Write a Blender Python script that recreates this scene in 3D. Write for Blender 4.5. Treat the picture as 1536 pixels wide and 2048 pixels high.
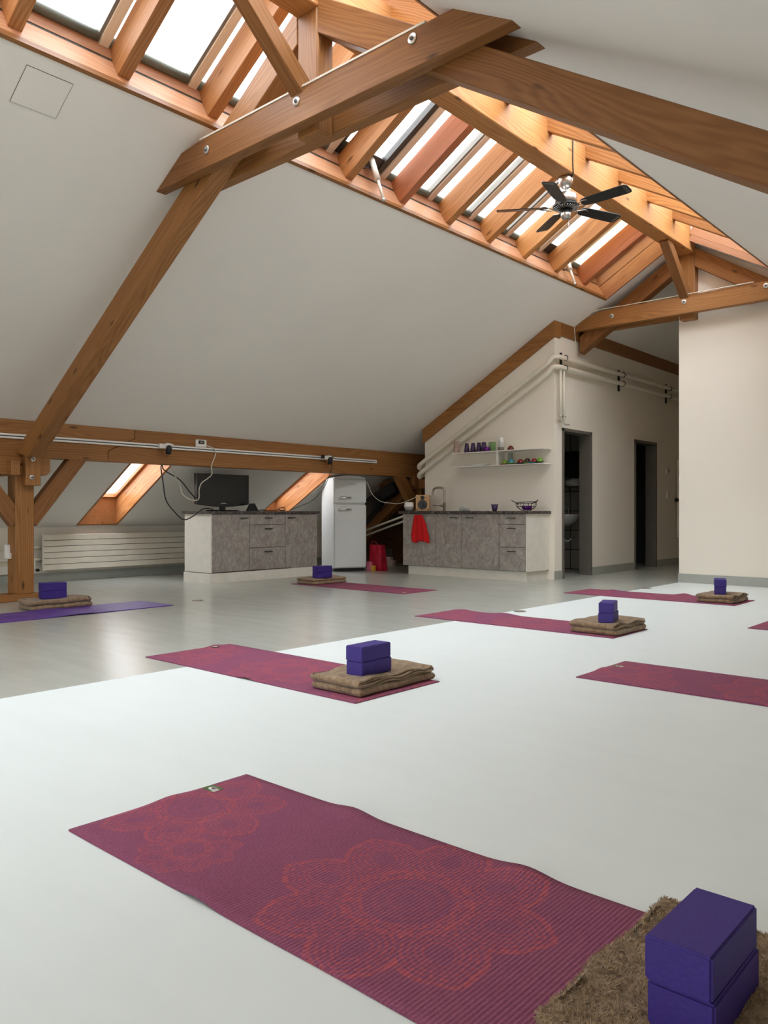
import bpy, bmesh, math, random
from mathutils import Vector, Matrix, noise as mnoise
random.seed(7)
SC = bpy.context.scene
COL = SC.collection
for o in list(bpy.data.objects): bpy.data.objects.remove(o)

# ------------------------------------------------------------------ camera
cd = bpy.data.cameras.new('camera'); cam = bpy.data.objects.new('camera', cd); COL.objects.link(cam)
cd.sensor_fit = 'HORIZONTAL'; cd.sensor_width = 36.0; cd.lens = 1588/1536*36.0
cd.clip_start = 0.05; cd.clip_end = 200
cam.location = (0, 0, 0.91); cam.rotation_euler = (math.radians(90), 0, math.radians(41.65))
SC.camera = cam
# ------------------------------------------------------------------ exposure
SC.view_settings.view_transform = 'Standard'; SC.view_settings.look = 'None'
SC.view_settings.gamma = 1; SC.view_settings.use_curve_mapping = False
SC.view_settings.exposure = 3.27
SC.cycles.diffuse_bounces = 8
SC.cycles.max_bounces = 12
SC.cycles.sample_clamp_indirect = 30
# ------------------------------------------------------------------ world: bright overcast sky
wd = bpy.data.worlds.new('sky'); SC.world = wd; wd.use_nodes = True
wn = wd.node_tree.nodes; wl = wd.node_tree.links
bg = wn['Background']; bg.inputs['Strength'].default_value = 1.0
wtc = wn.new('ShaderNodeTexCoord'); wsp = wn.new('ShaderNodeSeparateXYZ'); wr = wn.new('ShaderNodeValToRGB')
wl.new(wtc.outputs['Generated'], wsp.inputs[0]); wl.new(wsp.outputs['Z'], wr.inputs['Fac']); wl.new(wr.outputs['Color'], bg.inputs['Color'])
wr.color_ramp.elements[0].position = 0.0; wr.color_ramp.elements[0].color = (0.30, 0.28, 0.24, 1)
wr.color_ramp.elements[1].position = 0.03; wr.color_ramp.elements[1].color = (0.94, 0.98, 1.02, 1)
e_ = wr.color_ramp.elements.new(0.5); e_.color = (0.94, 0.985, 1.045, 1)

# ------------------------------------------------------------------ slope frames
CS, SN = math.cos(math.pi/6), 0.5
def frameM(o, ax, ay, az):
    m = Matrix.Identity(4)
    for i, a in enumerate((ax, ay, az)):
        for r in range(3): m[r][i] = a[r]
    for r in range(3): m[r][3] = o[r]
    return m
RX = -3.834                      # ridge line
EDGE_L = Vector((-4.86, 0, 3.768)); EDGE_R = Vector((2*RX+4.86, 0, 3.768))
FL = frameM(EDGE_L, (CS, 0, SN), (0, 1, 0), (-SN, 0, CS))
FR = frameM(EDGE_R, (-CS, 0, SN), (0, -1, 0), (SN, 0, CS))
# light portals: tell the renderer where the sky comes in
def portal(name, M, sx, sy):
    l = bpy.data.lights.new(name, 'AREA'); l.shape = 'RECTANGLE'; l.size = sx; l.size_y = sy
    l.cycles.is_portal = True
    o = bpy.data.objects.new(name, l); COL.objects.link(o); o.matrix_world = M
for s, F in (('left', FL), ('right', FR)):
    yc = 3.95 if s == 'left' else -3.95
    portal('sky_portal', F @ Matrix.Translation((0.72, yc-(0.4 if s == 'left' else -0.4), 0.45)), 1.4, 11.4)

# ------------------------------------------------------------------ mesh helpers
WM = {}
def tag(o, label=None, cat=None, group=None, kind=None):
    if label: o['label'] = label
    if cat: o['category'] = cat
    if group: o['group'] = group
    if kind: o['kind'] = kind
    return o
def empty(name, M=None, **k):
    o = bpy.data.objects.new(name, None); COL.objects.link(o)
    o.empty_display_size = 0.1
    M = M or Matrix.Identity(4)
    if not isinstance(M, Matrix): M = Matrix.Translation(M)
    o.matrix_world = M; WM[o.name] = M.copy()
    return tag(o, **k)
def finish(name, bm, M, mat, parent=None, smooth=False, bevel=0, seg=1, **k):
    """link a bmesh (in local coordinates of frame M) as one object"""
    if bevel:
        bmesh.ops.recalc_face_normals(bm, faces=bm.faces); bm.normal_update()
        bmesh.ops.bevel(bm, geom=[e for e in bm.edges if len(e.link_faces) == 2 and e.calc_face_angle(0) > 0.5],
                        offset=bevel, segments=seg, affect='EDGES', clamp_overlap=True)
    bmesh.ops.recalc_face_normals(bm, faces=bm.faces)
    me = bpy.data.meshes.new(name); bm.to_mesh(me); bm.free()
    if smooth is True:
        for p in me.polygons: p.use_smooth = True
    o = bpy.data.objects.new(name, me); COL.objects.link(o)
    if mat: me.materials.append(mat)
    if not isinstance(M, Matrix): M = Matrix.Translation(M)
    if parent:
        o.parent = parent; o.matrix_local = WM[parent.name].inverted() @ M
    else: o.matrix_world = M
    WM[o.name] = M.copy()
    return tag(o, **k)
def bxb(bm, lo, hi, mi=0):
    x0, y0, z0 = lo; x1, y1, z1 = hi
    v = [bm.verts.new(p) for p in ((x0,y0,z0),(x1,y0,z0),(x1,y1,z0),(x0,y1,z0),(x0,y0,z1),(x1,y0,z1),(x1,y1,z1),(x0,y1,z1))]
    for f in ((0,3,2,1),(4,5,6,7),(0,1,5,4),(1,2,6,5),(2,3,7,6),(3,0,4,7)):
        fc = bm.faces.new([v[i] for i in f]); fc.material_index = mi
GR = {'X': Matrix.Identity(4),
      'Y': frameM((0,0,0), (0,1,0), (-1,0,0), (0,0,1)),
      'Z': frameM((0,0,0), (0,0,1), (0,1,0), (-1,0,0))}
def box(name, lo, hi, mat, parent=None, grain='X', bevel=0.0, seg=1, base=None, **k):
    """axis aligned box in frame `base` (default world); local X follows the grain"""
    lo = Vector(lo); hi = Vector(hi); c = (lo+hi)/2; h = (hi-lo)/2
    M = (base or Matrix.Identity(4)) @ Matrix.Translation(c) @ GR[grain]
    g = GR[grain].to_3x3().inverted(); q = g @ h; q = Vector((abs(q.x), abs(q.y), abs(q.z)))
    bm = bmesh.new(); bxb(bm, -q, q)
    return finish(name, bm, M, mat, parent, bevel=bevel, seg=seg, **k)
def prism(name, pts, d0, d1, M, mat, parent=None, bevel=0.0, **k):
    """polygon pts (local x,z) swept along local y from d0 to d1"""
    bm = bmesh.new()
    a = [bm.verts.new((x, d0, z)) for x, z in pts]; b = [bm.verts.new((x, d1, z)) for x, z in pts]
    n = len(pts); bm.faces.new(a); bm.faces.new(b[::-1])
    for i in range(n): bm.faces.new((a[i], a[(i+1) % n], b[(i+1) % n], b[i]))
    return finish(name, bm, M, mat, parent, bevel=bevel, **k)
def axisM(p0, p1, upv=(0,0,1)):
    p0 = Vector(p0); p1 = Vector(p1); x = (p1-p0).normalized(); u = Vector(upv)
    if abs(x.dot(u)) > .98: u = Vector((0,1,0))
    y = u.cross(x).normalized(); z = x.cross(y)
    return frameM(p0, x, y, z)
def lathe_bm(bm, prof, n=24, c=(0,0,0), mi=0):
    rings = []
    for r, z in prof:
        rings.append([bm.verts.new((c[0]+max(r,1e-5)*math.cos(2*math.pi*i/n), c[1]+max(r,1e-5)*math.sin(2*math.pi*i/n), c[2]+z)) for i in range(n)])
    for a, b in zip(rings, rings[1:]):
        for i in range(n):
            f = bm.faces.new((a[i], a[(i+1) % n], b[(i+1) % n], b[i])); f.smooth = True; f.material_index = mi
    for rg in (rings[0], rings[-1]):
        try: bm.faces.new(rg).material_index = mi
        except ValueError: pass
def lathe(name, prof, M, mat, parent=None, n=24, **k):
    bm = bmesh.new(); lathe_bm(bm, prof, n)
    return finish(name, bm, M, mat, parent, **k)
def cat(pts, n=8):
    P = [Vector(p) for p in pts]; P = [2*P[0]-P[1]] + P + [2*P[-1]-P[-2]]; out = []
    for i in range(1, len(P)-2):
        for j in range(n):
            t = j/n; a, b, c, d = P[i-1:i+3]
            out.append(0.5*((2*b)+(c-a)*t+(2*a-5*b+4*c-d)*t*t+(3*b-a-3*c+d)*t**3))
    out.append(P[-2]); return out
def tube_bm(bm, pts, r, n=8, closed=False):
    pts = [Vector(p) for p in pts]; rings = []
    m = len(pts); nrm = None
    for i, p in enumerate(pts):
        if closed: t = (pts[(i+1) % m]-pts[i-1])
        else: t = pts[min(i+1, m-1)]-pts[max(i-1, 0)]
        if t.length < 1e-9: t = Vector((0,0,1))
        t.normalize()
        if nrm is None:
            nrm = t.orthogonal().normalized()
        else:
            nrm = (nrm - t*nrm.dot(t))
            nrm = nrm.normalized() if nrm.length > 1e-6 else t.orthogonal().normalized()
        b = t.cross(nrm); rr = r[i] if isinstance(r, (list, tuple)) else r
        rings.append([bm.verts.new(p + (nrm*math.cos(2*math.pi*k/n)+b*math.sin(2*math.pi*k/n))*rr) for k in range(n)])
    prs = list(zip(rings, rings[1:])) + ([(rings[-1], rings[0])] if closed else [])
    for a, b in prs:
        for k in range(n):
            f = bm.faces.new((a[k], a[(k+1) % n], b[(k+1) % n], b[k])); f.smooth = True
    if not closed:
        bm.faces.new(rings[0]); bm.faces.new(rings[-1])
def tube(name, pts, r, mat, parent=None, n=8, spline=True, **k):
    bm = bmesh.new(); tube_bm(bm, cat(pts) if spline else pts, r, n)
    return finish(name, bm, Matrix.Identity(4), mat, parent, **k)

# ------------------------------------------------------------------ material helpers
class NT:
    def __init__(s, name):
        s.m = bpy.data.materials.new(name); s.m.use_nodes = True
        s.t = s.m.node_tree; s.b = s.t.nodes['Principled BSDF']; s.out = s.t.nodes['Material Output']
    def n(s, typ, ins=None, **props):
        nd = s.t.nodes.new('ShaderNode'+typ)
        for a, v in props.items(): setattr(nd, a, v)
        for a, v in (ins or {}).items(): s.set(nd.inputs[a], v)
        return nd
    def set(s, sock, v):
        if hasattr(v, 'is_output') or isinstance(v, bpy.types.NodeSocket): s.t.links.new(v, sock)
        else: sock.default_value = v
    def ma(s, op, a, b=None, c=None):
        nd = s.t.nodes.new('ShaderNodeMath'); nd.operation = op
        for i, v in enumerate((a, b, c)):
            if v is not None: s.set(nd.inputs[i], v)
        return nd.outputs[0]
    def ramp(s, fac, els, interp='LINEAR'):
        nd = s.t.nodes.new('ShaderNodeValToRGB'); s.set(nd.inputs[0], fac); cr = nd.color_ramp; cr.interpolation = interp
        cr.elements[0].position = els[0][0]; cr.elements[0].color = els[0][1]
        cr.elements[1].position = els[-1][0]; cr.elements[1].color = els[-1][1]
        for p, c in els[1:-1]: cr.elements.new(p).color = c
        return nd.outputs[0]
    def mix(s, f, a, b, mode='MIX'):
        nd = s.t.nodes.new('ShaderNodeMix'); nd.data_type = 'RGBA'; nd.blend_type = mode
        s.set(nd.inputs['Factor'], f); s.set(nd.inputs[6], a); s.set(nd.inputs[7], b); return nd.outputs[2]
    def co(s): return s.n('TexCoord').outputs['Object']
    def bump(s, h, strength=0.3, dist=0.01):
        nd = s.n('Bump', {'Strength': strength, 'Distance': dist, 'Height': h}); s.t.links.new(nd.outputs[0], s.b.inputs['Normal'])
    def P(s, **k):
        for a, v in k.items(): s.set(s.b.inputs[a.replace('_', ' ')], v)
        return s.m
def c4(r, g, b): return (r, g, b, 1)
def srgb(r, g, b):
    f = lambda x: (x/255/12.92 if x/255 <= 0.04045 else ((x/255+0.055)/1.055)**2.4)
    return (f(r), f(g), f(b), 1)
def plain(name, col, rough=0.5, metal=0.0, spec=0.5, vary=0.04, scale=8, bump=0.0):
    s = NT(name); nz = s.n('TexNoise', {'Vector': s.co(), 'Scale': scale, 'Detail': 4.0})
    a = tuple(max(0, x*(1-vary)) for x in col[:3])+(1,); b = tuple(min(1, x*(1+vary)) for x in col[:3])+(1,)
    s.P(Base_Color=s.ramp(nz.outputs[0], [(0.35, a), (0.65, b)]), Roughness=rough, Metallic=metal)
    s.b.inputs['Specular IOR Level'].default_value = spec
    if bump: s.bump(nz.outputs[0], bump, 0.002)
    return s.m
def wood(name, lo, hi, knots=1.0, rough=0.5):
    s = NT(name); rnd = s.n('ObjectInfo').outputs['Random']
    off = s.n('CombineXYZ', {0: s.ma('MULTIPLY', rnd, 53.0), 1: s.ma('MULTIPLY', rnd, 1.7), 2: s.ma('MULTIPLY', rnd, 2.3)}).outputs[0]
    v = s.n('VectorMath', {0: s.co(), 1: off}, operation='ADD').outputs[0]
    v1 = s.n('VectorMath', {0: v, 1: (0.35, 3.2, 3.2)}, operation='MULTIPLY').outputs[0]
    warp = s.n('TexNoise', {'Vector': v1, 'Scale': 1.3, 'Detail': 2.0})
    wv = s.n('VectorMath', {0: warp.outputs['Color'], 1: (0.9, 0.9, 0.9)}, operation='MULTIPLY').outputs[0]
    v2 = s.n('VectorMath', {0: v1, 1: wv}, operation='ADD').outputs[0]
    rings = s.n('TexWave', {'Vector': v2, 'Scale': 5.5, 'Distortion': 2.2, 'Detail': 2.0, 'Detail Scale': 1.4}, wave_type='RINGS', rings_direction='X')
    v3 = s.n('VectorMath', {0: v, 1: (1.5, 60, 60)}, operation='MULTIPLY').outputs[0]
    fine = s.n('TexNoise', {'Vector': v3, 'Scale': 1.0, 'Detail': 3.0})
    big = s.n('TexNoise', {'Vector': v1, 'Scale': 0.9, 'Detail': 2.0})
    f = s.ma('ADD', s.ma('MULTIPLY', rings.outputs['Fac'], 0.24), s.ma('MULTIPLY', fine.outputs[0], 0.42))
    f = s.ma('ADD', f, s.ma('MULTIPLY', big.outputs[0], 0.35))
    col = s.ramp(f, [(0.25, lo), (0.62, tuple((a+b)/2*1.02 for a, b in zip(lo, hi))), (0.92, hi)])
    # boards differ in tone from one another
    tone = s.ma('ADD', 0.82, s.ma('MULTIPLY', rnd, 0.34))
    tc = s.n('CombineXYZ', {0: tone, 1: s.ma('MULTIPLY', tone, s.ma('ADD', 0.96, s.ma('MULTIPLY', rnd, 0.05))), 2: tone}).outputs[0]
    col = s.mix(1.0, col, tc, 'MULTIPLY')
    v4 = s.n('VectorMath', {0: v, 1: (2.1, 6.5, 6.5)}, operation='MULTIPLY').outputs[0]
    vo = s.n('TexVoronoi', {'Vector': v4, 'Scale': 1.0, 'Randomness': 1.0})
    k = s.ramp(vo.outputs['Distance'], [(0.05, c4(1,1,1)), (0.13, c4(0,0,0))])
    kk = s.ma('MULTIPLY', k, 0.85*knots)
    col = s.mix(kk, col, tuple(x*0.32 for x in lo[:3])+(1,))
    s.P(Base_Color=col, Roughness=rough); s.b.inputs['Specular IOR Level'].default_value = 0.35
    s.bump(f, 0.12, 0.004)
    return s.m
WOOD = wood('dark_spruce_timber', srgb(124, 80, 40), srgb(170, 121, 70))  # darker copy of the spruce, for the less lit main timbers
WOOD_GOLD_LIT = wood('golden_skylit_spruce', srgb(160, 104, 54), srgb(214, 160, 100))  # golden copy, lightened to hold skylight brightness in the colour
WOOD_RED = wood('reddish_timber', srgb(148, 86, 54), srgb(194, 126, 86))
WOOD_PALE = wood('pale_board', srgb(176, 126, 92), srgb(206, 160, 122), 0.3)
WOOD_CREAM = wood('cream_frame_wood', srgb(226, 212, 186), srgb(240, 228, 206), 0.0)
WOOD_LINING = wood('varnished_pine', srgb(166, 104, 56), srgb(222, 164, 110), 0.8, 0.3)
WOOD_BOX = wood('birch_cabinet', srgb(190, 150, 100), srgb(216, 178, 126), 0.0)

def paint(name, col, b=0.05):
    s = NT(name); n1 = s.n('TexNoise', {'Vector': s.co(), 'Scale': 0.7, 'Detail': 3.0}); n2 = s.n('TexNoise', {'Vector': s.co(), 'Scale': 90.0, 'Detail': 3.0})
    a = tuple(x*0.97 for x in col[:3])+(1,); c = tuple(x*1.02 for x in col[:3])+(1,)
    s.P(Base_Color=s.ramp(n1.outputs[0], [(0.3, a), (0.7, c)]), Roughness=0.85); s.b.inputs['Specular IOR Level'].default_value = 0.2
    s.bump(n2.outputs[0], b, 0.002); return s.m
PLASTER = paint('ceiling_plaster', srgb(236, 232, 224))
WALLP = paint('white_wall_paint', srgb(238, 231, 218))
BASEP = plain('grey_baseboard_paint', srgb(165, 168, 160), 0.5)
def floor_mat(name, col, rough, spec, mott):
    s = NT(name); n1 = s.n('TexNoise', {'Vector': s.co(), 'Scale': 0.8, 'Detail': 5.0, 'Distortion': 0.5})
    st = s.n('VectorMath', {0: s.co(), 1: (1.0, 5.0, 1.0)}, operation='MULTIPLY').outputs[0]
    n2 = s.n('TexNoise', {'Vector': st, 'Scale': 2.0, 'Detail': 6.0})
    f = s.ma('MULTIPLY', s.ma('ADD', n1.outputs[0], n2.outputs[0]), 0.5)
    a = tuple(x*(1-mott) for x in col[:3])+(1,); b = tuple(min(1, x*(1+mott*0.6)) for x in col[:3])+(1,)
    # tiny specks of dirt
    sp = s.n('TexVoronoi', {'Vector': s.co(), 'Scale': 2.2}); spk = s.ramp(sp.outputs['Distance'], [(0.004, c4(1,1,1)), (0.009, c4(0,0,0))])
    c = s.mix(s.ma('MULTIPLY', spk, 0.5), s.ramp(f, [(0.38, a), (0.62, b)]), c4(.12, .1, .08))
    s.P(Base_Color=c, Roughness=s.ma('ADD', rough, s.ma('MULTIPLY', n2.outputs[0], 0.08)))
    s.b.inputs['Specular IOR Level'].default_value = spec
    return s.m
FLOOR_A = floor_mat('pale_floor', srgb(219, 225, 223), 0.42, 0.35, 0.02)
FLOOR_B = floor_mat('grey_glossy_floor', srgb(176, 177, 169), 0.20, 0.6, 0.05)
WHITE_LAM = plain('white_laminate', srgb(226, 222, 210), 0.4)
WHITE_GLOSS = plain('white_enamel', srgb(222, 224, 222), 0.22, vary=0.01)
WHITE_PL = plain('white_plastic', srgb(232, 230, 224), 0.4)
WHITE_MET = plain('white_painted_steel', srgb(226, 220, 204), 0.35)
RAD_DARK = plain('radiator_back_shadow_gap', srgb(90, 88, 84), 0.6)
STEEL = plain('brushed_steel', (0.62, 0.60, 0.57, 1), 0.28, 1.0, scale=30)
CHROME = plain('chrome', (0.8, 0.8, 0.8, 1), 0.1, 1.0)
ZINC = plain('zinc_washer', (0.62, 0.62, 0.6, 1), 0.4, 1.0, scale=60)
BRONZE = plain('brushed_bronze_steel', (0.36, 0.31, 0.26, 1), 0.35, 1.0)
BLACK = plain('black_plastic', (0.012, 0.012, 0.013, 1), 0.4)
BLACK_GL = plain('black_gloss', (0.005, 0.006, 0.008, 1), 0.22)
BLACK_MET = plain('black_metal', (0.02, 0.02, 0.02, 1), 0.45, 0.6)
BLADE = plain('black_blade_lacquer', (0.01, 0.01, 0.011, 1), 0.35)
CABLE_W = plain('white_cable', srgb(214, 206, 190), 0.5)
FRAME_DK = plain('dark_door_frame', srgb(102, 98, 90), 0.45)
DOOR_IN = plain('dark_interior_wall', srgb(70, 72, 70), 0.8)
SASH = plain('grey_window_sash', srgb(120, 116, 106), 0.4)
SASH_DK = plain('dark_window_sash', srgb(66, 62, 56), 0.4)
BLIND = plain('rolled_blind_fabric', srgb(104, 110, 100), 0.7)
def _bl():
    s = NT('drawn_cream_blind'); t = s.n('BsdfTranslucent', {'Color': srgb(246, 234, 204)}); d = s.n('BsdfDiffuse', {'Color': srgb(236, 226, 196)})
    mx = s.n('MixShader', {0: 0.4, 1: t.outputs[0], 2: d.outputs[0]}); s.t.links.new(mx.outputs[0], s.out.inputs[0]); return s.m
BLIND_Y = _bl()
RED = plain('red_cotton', srgb(196, 8, 12), 0.9, bump=0.4, scale=60)
REDBAG = plain('crimson_paper', srgb(170, 18, 44), 0.5, vary=0.2)
PINK = plain('pink_paper', srgb(206, 110, 130), 0.6)
YEL = plain('yellow_card', srgb(206, 160, 40), 0.6)
CARD = plain('pale_card', srgb(190, 176, 168), 0.7, vary=0.1)
DARKBOX = plain('dark_card', srgb(60, 56, 48), 0.7, vary=0.3)
PURPLE = plain('purple_foam', srgb(50, 28, 118), 0.6, scale=120, vary=0.1, bump=0.25)
def glassmat(name, col, tr=0.85, rough=0.03):
    s = NT(name); t = s.n('BsdfTransparent', {'Color': col}); g = s.n('BsdfGlossy', {'Color': c4(.9,.9,.9), 'Roughness': rough})
    lw = s.n('LayerWeight', {'Blend': 0.2}); f = s.ma('MULTIPLY', lw.outputs['Fresnel'], 0.6)
    mx = s.n('MixShader', {0: f, 1: t.outputs[0], 2: g.outputs[0]}); s.t.links.new(mx.outputs[0], s.out.inputs[0]); return s.m
PANE = glassmat('window_glass', c4(.97, .98, .98))
def tinted(name, col, body=0.45):
    s = NT(name); t = s.n('BsdfTransparent', {'Color': col}); s.P(Base_Color=col, Roughness=0.08)
    mx = s.n('MixShader', {0: body, 1: t.outputs[0], 2: s.b.outputs[0]}); s.t.links.new(mx.outputs[0], s.out.inputs[0]); return s.m
GL_PURPLE = tinted('purple_glass', srgb(92, 74, 112), 0.6)
GL_VIOLET = tinted('violet_glass', srgb(110, 30, 140), 0.7)
GL_CLEAR = tinted('clear_glass', srgb(232, 236, 232), 0.22)
GL_GREEN = tinted('green_glass', srgb(196, 222, 176), 0.25)
CER = {k: plain(k+'_ceramic', c, 0.2) for k, c in dict(green=srgb(110,150,50), lime=srgb(104,160,52), blue=srgb(70,150,170), red=srgb(128,18,20), brown=srgb(64,30,22), maroon=srgb(96,34,24), black=srgb(30,26,24)).items()}
def concrete():
    s = NT('concrete_look_laminate'); v = s.n('VectorMath', {0: s.co(), 1: (1.6, 1.6, 1.0)}, operation='MULTIPLY').outputs[0]
    rnd = s.n('ObjectInfo').outputs['Random']; off = s.n('CombineXYZ', {0: s.ma('MULTIPLY', rnd, 31.0), 1: s.ma('MULTIPLY', rnd, 17.0), 2: 0.0}).outputs[0]
    v = s.n('VectorMath', {0: v, 1: off}, operation='ADD').outputs[0]
    n1 = s.n('TexNoise', {'Vector': v, 'Scale': 7.0, 'Detail': 8.0, 'Roughness': 0.68, 'Distortion': 1.4}); n2 = s.n('TexNoise', {'Vector': v, 'Scale': 22.0, 'Detail': 5.0, 'Distortion': 2.0})
    f = s.ma('ADD', s.ma('MULTIPLY', n1.outputs[0], 0.65), s.ma('MULTIPLY', n2.outputs[0], 0.35))
    c = s.ramp(f, [(0.36, srgb(126, 118, 112)), (0.5, srgb(152, 145, 138)), (0.64, srgb(178, 172, 164))])
    s.P(Base_Color=c, Roughness=0.55); s.bump(f, 0.15, 0.003); return s.m
CONC = concrete()
def granite():
    s = NT('dark_granite_worktop'); n1 = s.n('TexNoise', {'Vector': s.co(), 'Scale': 38.0, 'Detail': 6.0, 'Roughness': 0.7})
    s.P(Base_Color=s.ramp(n1.outputs[0], [(0.4, srgb(40, 35, 33)), (0.52, srgb(78, 70, 66)), (0.68, srgb(140, 130, 124))]), Roughness=0.35); return s.m
GRAN = granite()
def tiles():
    s = NT('white_bathroom_tiles'); b = s.n('TexBrick', {'Vector': s.co(), 'Color1': srgb(150,146,136), 'Color2': srgb(142,140,130), 'Mortar': srgb(30,28,26), 'Scale': 1.0, 'Mortar Size': 0.006, 'Brick Width': 0.2, 'Row Height': 0.2}, offset=0.0)
    s.P(Base_Color=b.outputs[0], Roughness=0.25); return s.m
TILE = tiles()
def fleece():
    s = NT('brown_fleece'); n1 = s.n('TexNoise', {'Vector': s.co(), 'Scale': 150.0, 'Detail': 4.0, 'Roughness': 0.7}); n2 = s.n('TexNoise', {'Vector': s.co(), 'Scale': 26.0, 'Detail': 3.0})
    f = s.ma('ADD', s.ma('MULTIPLY', n1.outputs[0], 0.6), s.ma('MULTIPLY', n2.outputs[0], 0.4))
    s.P(Base_Color=s.ramp(f, [(0.33, srgb(92, 72, 52)), (0.5, srgb(140, 116, 90)), (0.68, srgb(176, 152, 122))]), Roughness=0.95)
    s.b.inputs['Sheen Weight'].default_value = 0.25; s.b.inputs['Specular IOR Level'].default_value = 0.1
    s.bump(f, 0.9, 0.006); return s.m
FLEECE = fleece()
FIBRE = plain('fleece_fibre', srgb(158, 134, 104), 0.95, vary=0.25, scale=90)

def mandala(s, x, y, cx, cy, R, n, rot):
    M = s.ma
    dx = M('SUBTRACT', x, cx); dy = M('SUBTRACT', y, cy)
    r = M('SQRT', M('ADD', M('MULTIPLY', dx, dx), M('MULTIPLY', dy, dy)))
    th = M('ADD', M('ARCTAN2', dy, dx), rot+20*math.pi)
    a = M('MULTIPLY', th, n/(2*math.pi)); f = M('SUBTRACT', M('FRACT', a), 0.5); tp = M('MULTIPLY', f, 2*math.pi/n)
    lx = M('SUBTRACT', M('MULTIPLY', r, M('COSINE', tp)), 0.66*R); ly = M('MULTIPLY', r, M('SINE', tp))
    d = M('DIVIDE', M('SQRT', M('ADD', M('MULTIPLY', lx, lx), M('MULTIPLY', M('MULTIPLY', ly, ly), 1.25))), 0.34*R)
    # a pointed petal tip
    tip = M('MULTIPLY', M('GREATER_THAN', lx, 0.0), M('MULTIPLY', M('SUBTRACT', 1.0, M('MINIMUM', 1.0, M('MULTIPLY', M('ABSOLUTE', f), 7.0))), 0.14))
    d = M('SUBTRACT', d, tip)
    inp = M('MULTIPLY', M('LESS_THAN', d, 1.0), M('GREATER_THAN', d, 0.30))
    pl = M('SINE', M('MULTIPLY', d, 44.0)); sp = M('SINE', M('MULTIPLY', M('ARCTAN2', ly, lx), 22.0))
    rim = M('GREATER_THAN', d, 0.86)
    lines = M('MAXIMUM', M('MULTIPLY', M('GREATER_THAN', M('ADD', pl, M('MULTIPLY', sp, 0.8)), 0.05), 0.85), rim)
    pet = M('MULTIPLY', inp, lines)
    cen = M('MULTIPLY', M('LESS_THAN', r, 0.46*R), M('GREATER_THAN', r, 0.10*R))
    cl = M('GREATER_THAN', M('ADD', M('SINE', M('MULTIPLY', r, 62/R)), M('MULTIPLY', M('SINE', M('MULTIPLY', th, n*6.0)), 0.7)), 0.25)
    strong = M('ADD', 0.35, M('MULTIPLY', M('GREATER_THAN', r, 0.32*R), 0.65))
    cc = M('MULTIPLY', M('MULTIPLY', cen, cl), strong)
    return M('MAXIMUM', M('MULTIPLY', pet, M('GREATER_THAN', r, 0.36*R)), cc)
def plum(name='plum_mat_rubber', printed=True):
    s = NT(name); co = s.co(); sp = s.n('SeparateXYZ', {0: co}); x, y = sp.outputs[0], sp.outputs[1]
    nz = s.n('TexNoise', {'Vector': co, 'Scale': 260.0, 'Detail': 2.0}); big = s.n('TexNoise', {'Vector': co, 'Scale': 5.0, 'Detail': 3.0})
    base = s.mix(nz.outputs[0], srgb(104, 44, 72), srgb(162, 96, 118))
    base = s.mix(s.ma('MULTIPLY', big.outputs[0], 0.35), base, srgb(104, 38, 80))
    if printed:
        p = mandala(s, x, y, 0.99, 0.325, 0.345, 8, 0.2)
        q = mandala(s, x, y, 0.13, 0.34, 0.27, 7, 0.5)
        q3 = mandala(s, x, y, 0.37, 0.15, 0.14, 9, 0.1)
        q2 = mandala(s, x, y, 1.80, 0.33, 0.34, 8, 0.1)
        p = s.ma('MAXIMUM', s.ma('MAXIMUM', p, q3), s.ma('MAXIMUM', q, q2))
        worn = s.n('TexNoise', {'Vector': co, 'Scale': 110.0, 'Detail': 3.0})
        wf = s.ramp(worn.outputs[0], [(0.40, c4(.15,.15,.15)), (0.6, c4(1,1,1))])
        base = s.mix(s.ma('MULTIPLY', s.ma('MULTIPLY', p, wf), 0.42), base, srgb(204, 88, 72))
    s.P(Base_Color=base, Roughness=0.8); s.b.inputs['Specular IOR Level'].default_value = 0.25
    w = s.n('TexWave', {'Vector': co, 'Scale': 30.0, 'Distortion': 0.25, 'Detail': 1.0}, wave_type='BANDS', bands_direction='X')
    s.bump(s.ma('ADD', w.outputs['Fac'], s.ma('MULTIPLY', nz.outputs[0], 0.35)), 0.42, 0.004); return s.m
PLUM = plum()
VIOLET = plain('violet_mat_rubber', srgb(92, 58, 142), 0.5, vary=0.12, scale=20, bump=0.2)

# ==================================================================== SETTING
Y0, Y1 = -4.5, 15.0
KL, KR = -10.157, 2*RX+10.157
def slopez(x): return 6.574+0.57735*x if x < RX else 6.574+0.57735*(2*RX-x)
# floor: greyer, glossier slab left, paler slab right, meeting on a straight seam
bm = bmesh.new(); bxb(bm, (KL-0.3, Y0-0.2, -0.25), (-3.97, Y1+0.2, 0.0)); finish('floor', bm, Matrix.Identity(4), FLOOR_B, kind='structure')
bm = bmesh.new(); bxb(bm, (-3.97, Y0-0.2, -0.25), (KR+0.3, Y1+0.2, 0.0)); finish('floor', bm, Matrix.Identity(4), FLOOR_A, kind='structure')
# knee walls
box('wall_left', (KL-0.25, Y0, 0), (KL, Y1, slopez(KL)+0.04), WALLP, kind='structure')
box('wall_right', (KR, Y0, 0), (KR+0.25, Y1, slopez(KR)+0.04), WALLP, kind='structure')
box('baseboard_left', (KL, Y0, 0), (KL+0.015, 10.0, 0.115), BASEP, kind='structure')
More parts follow.
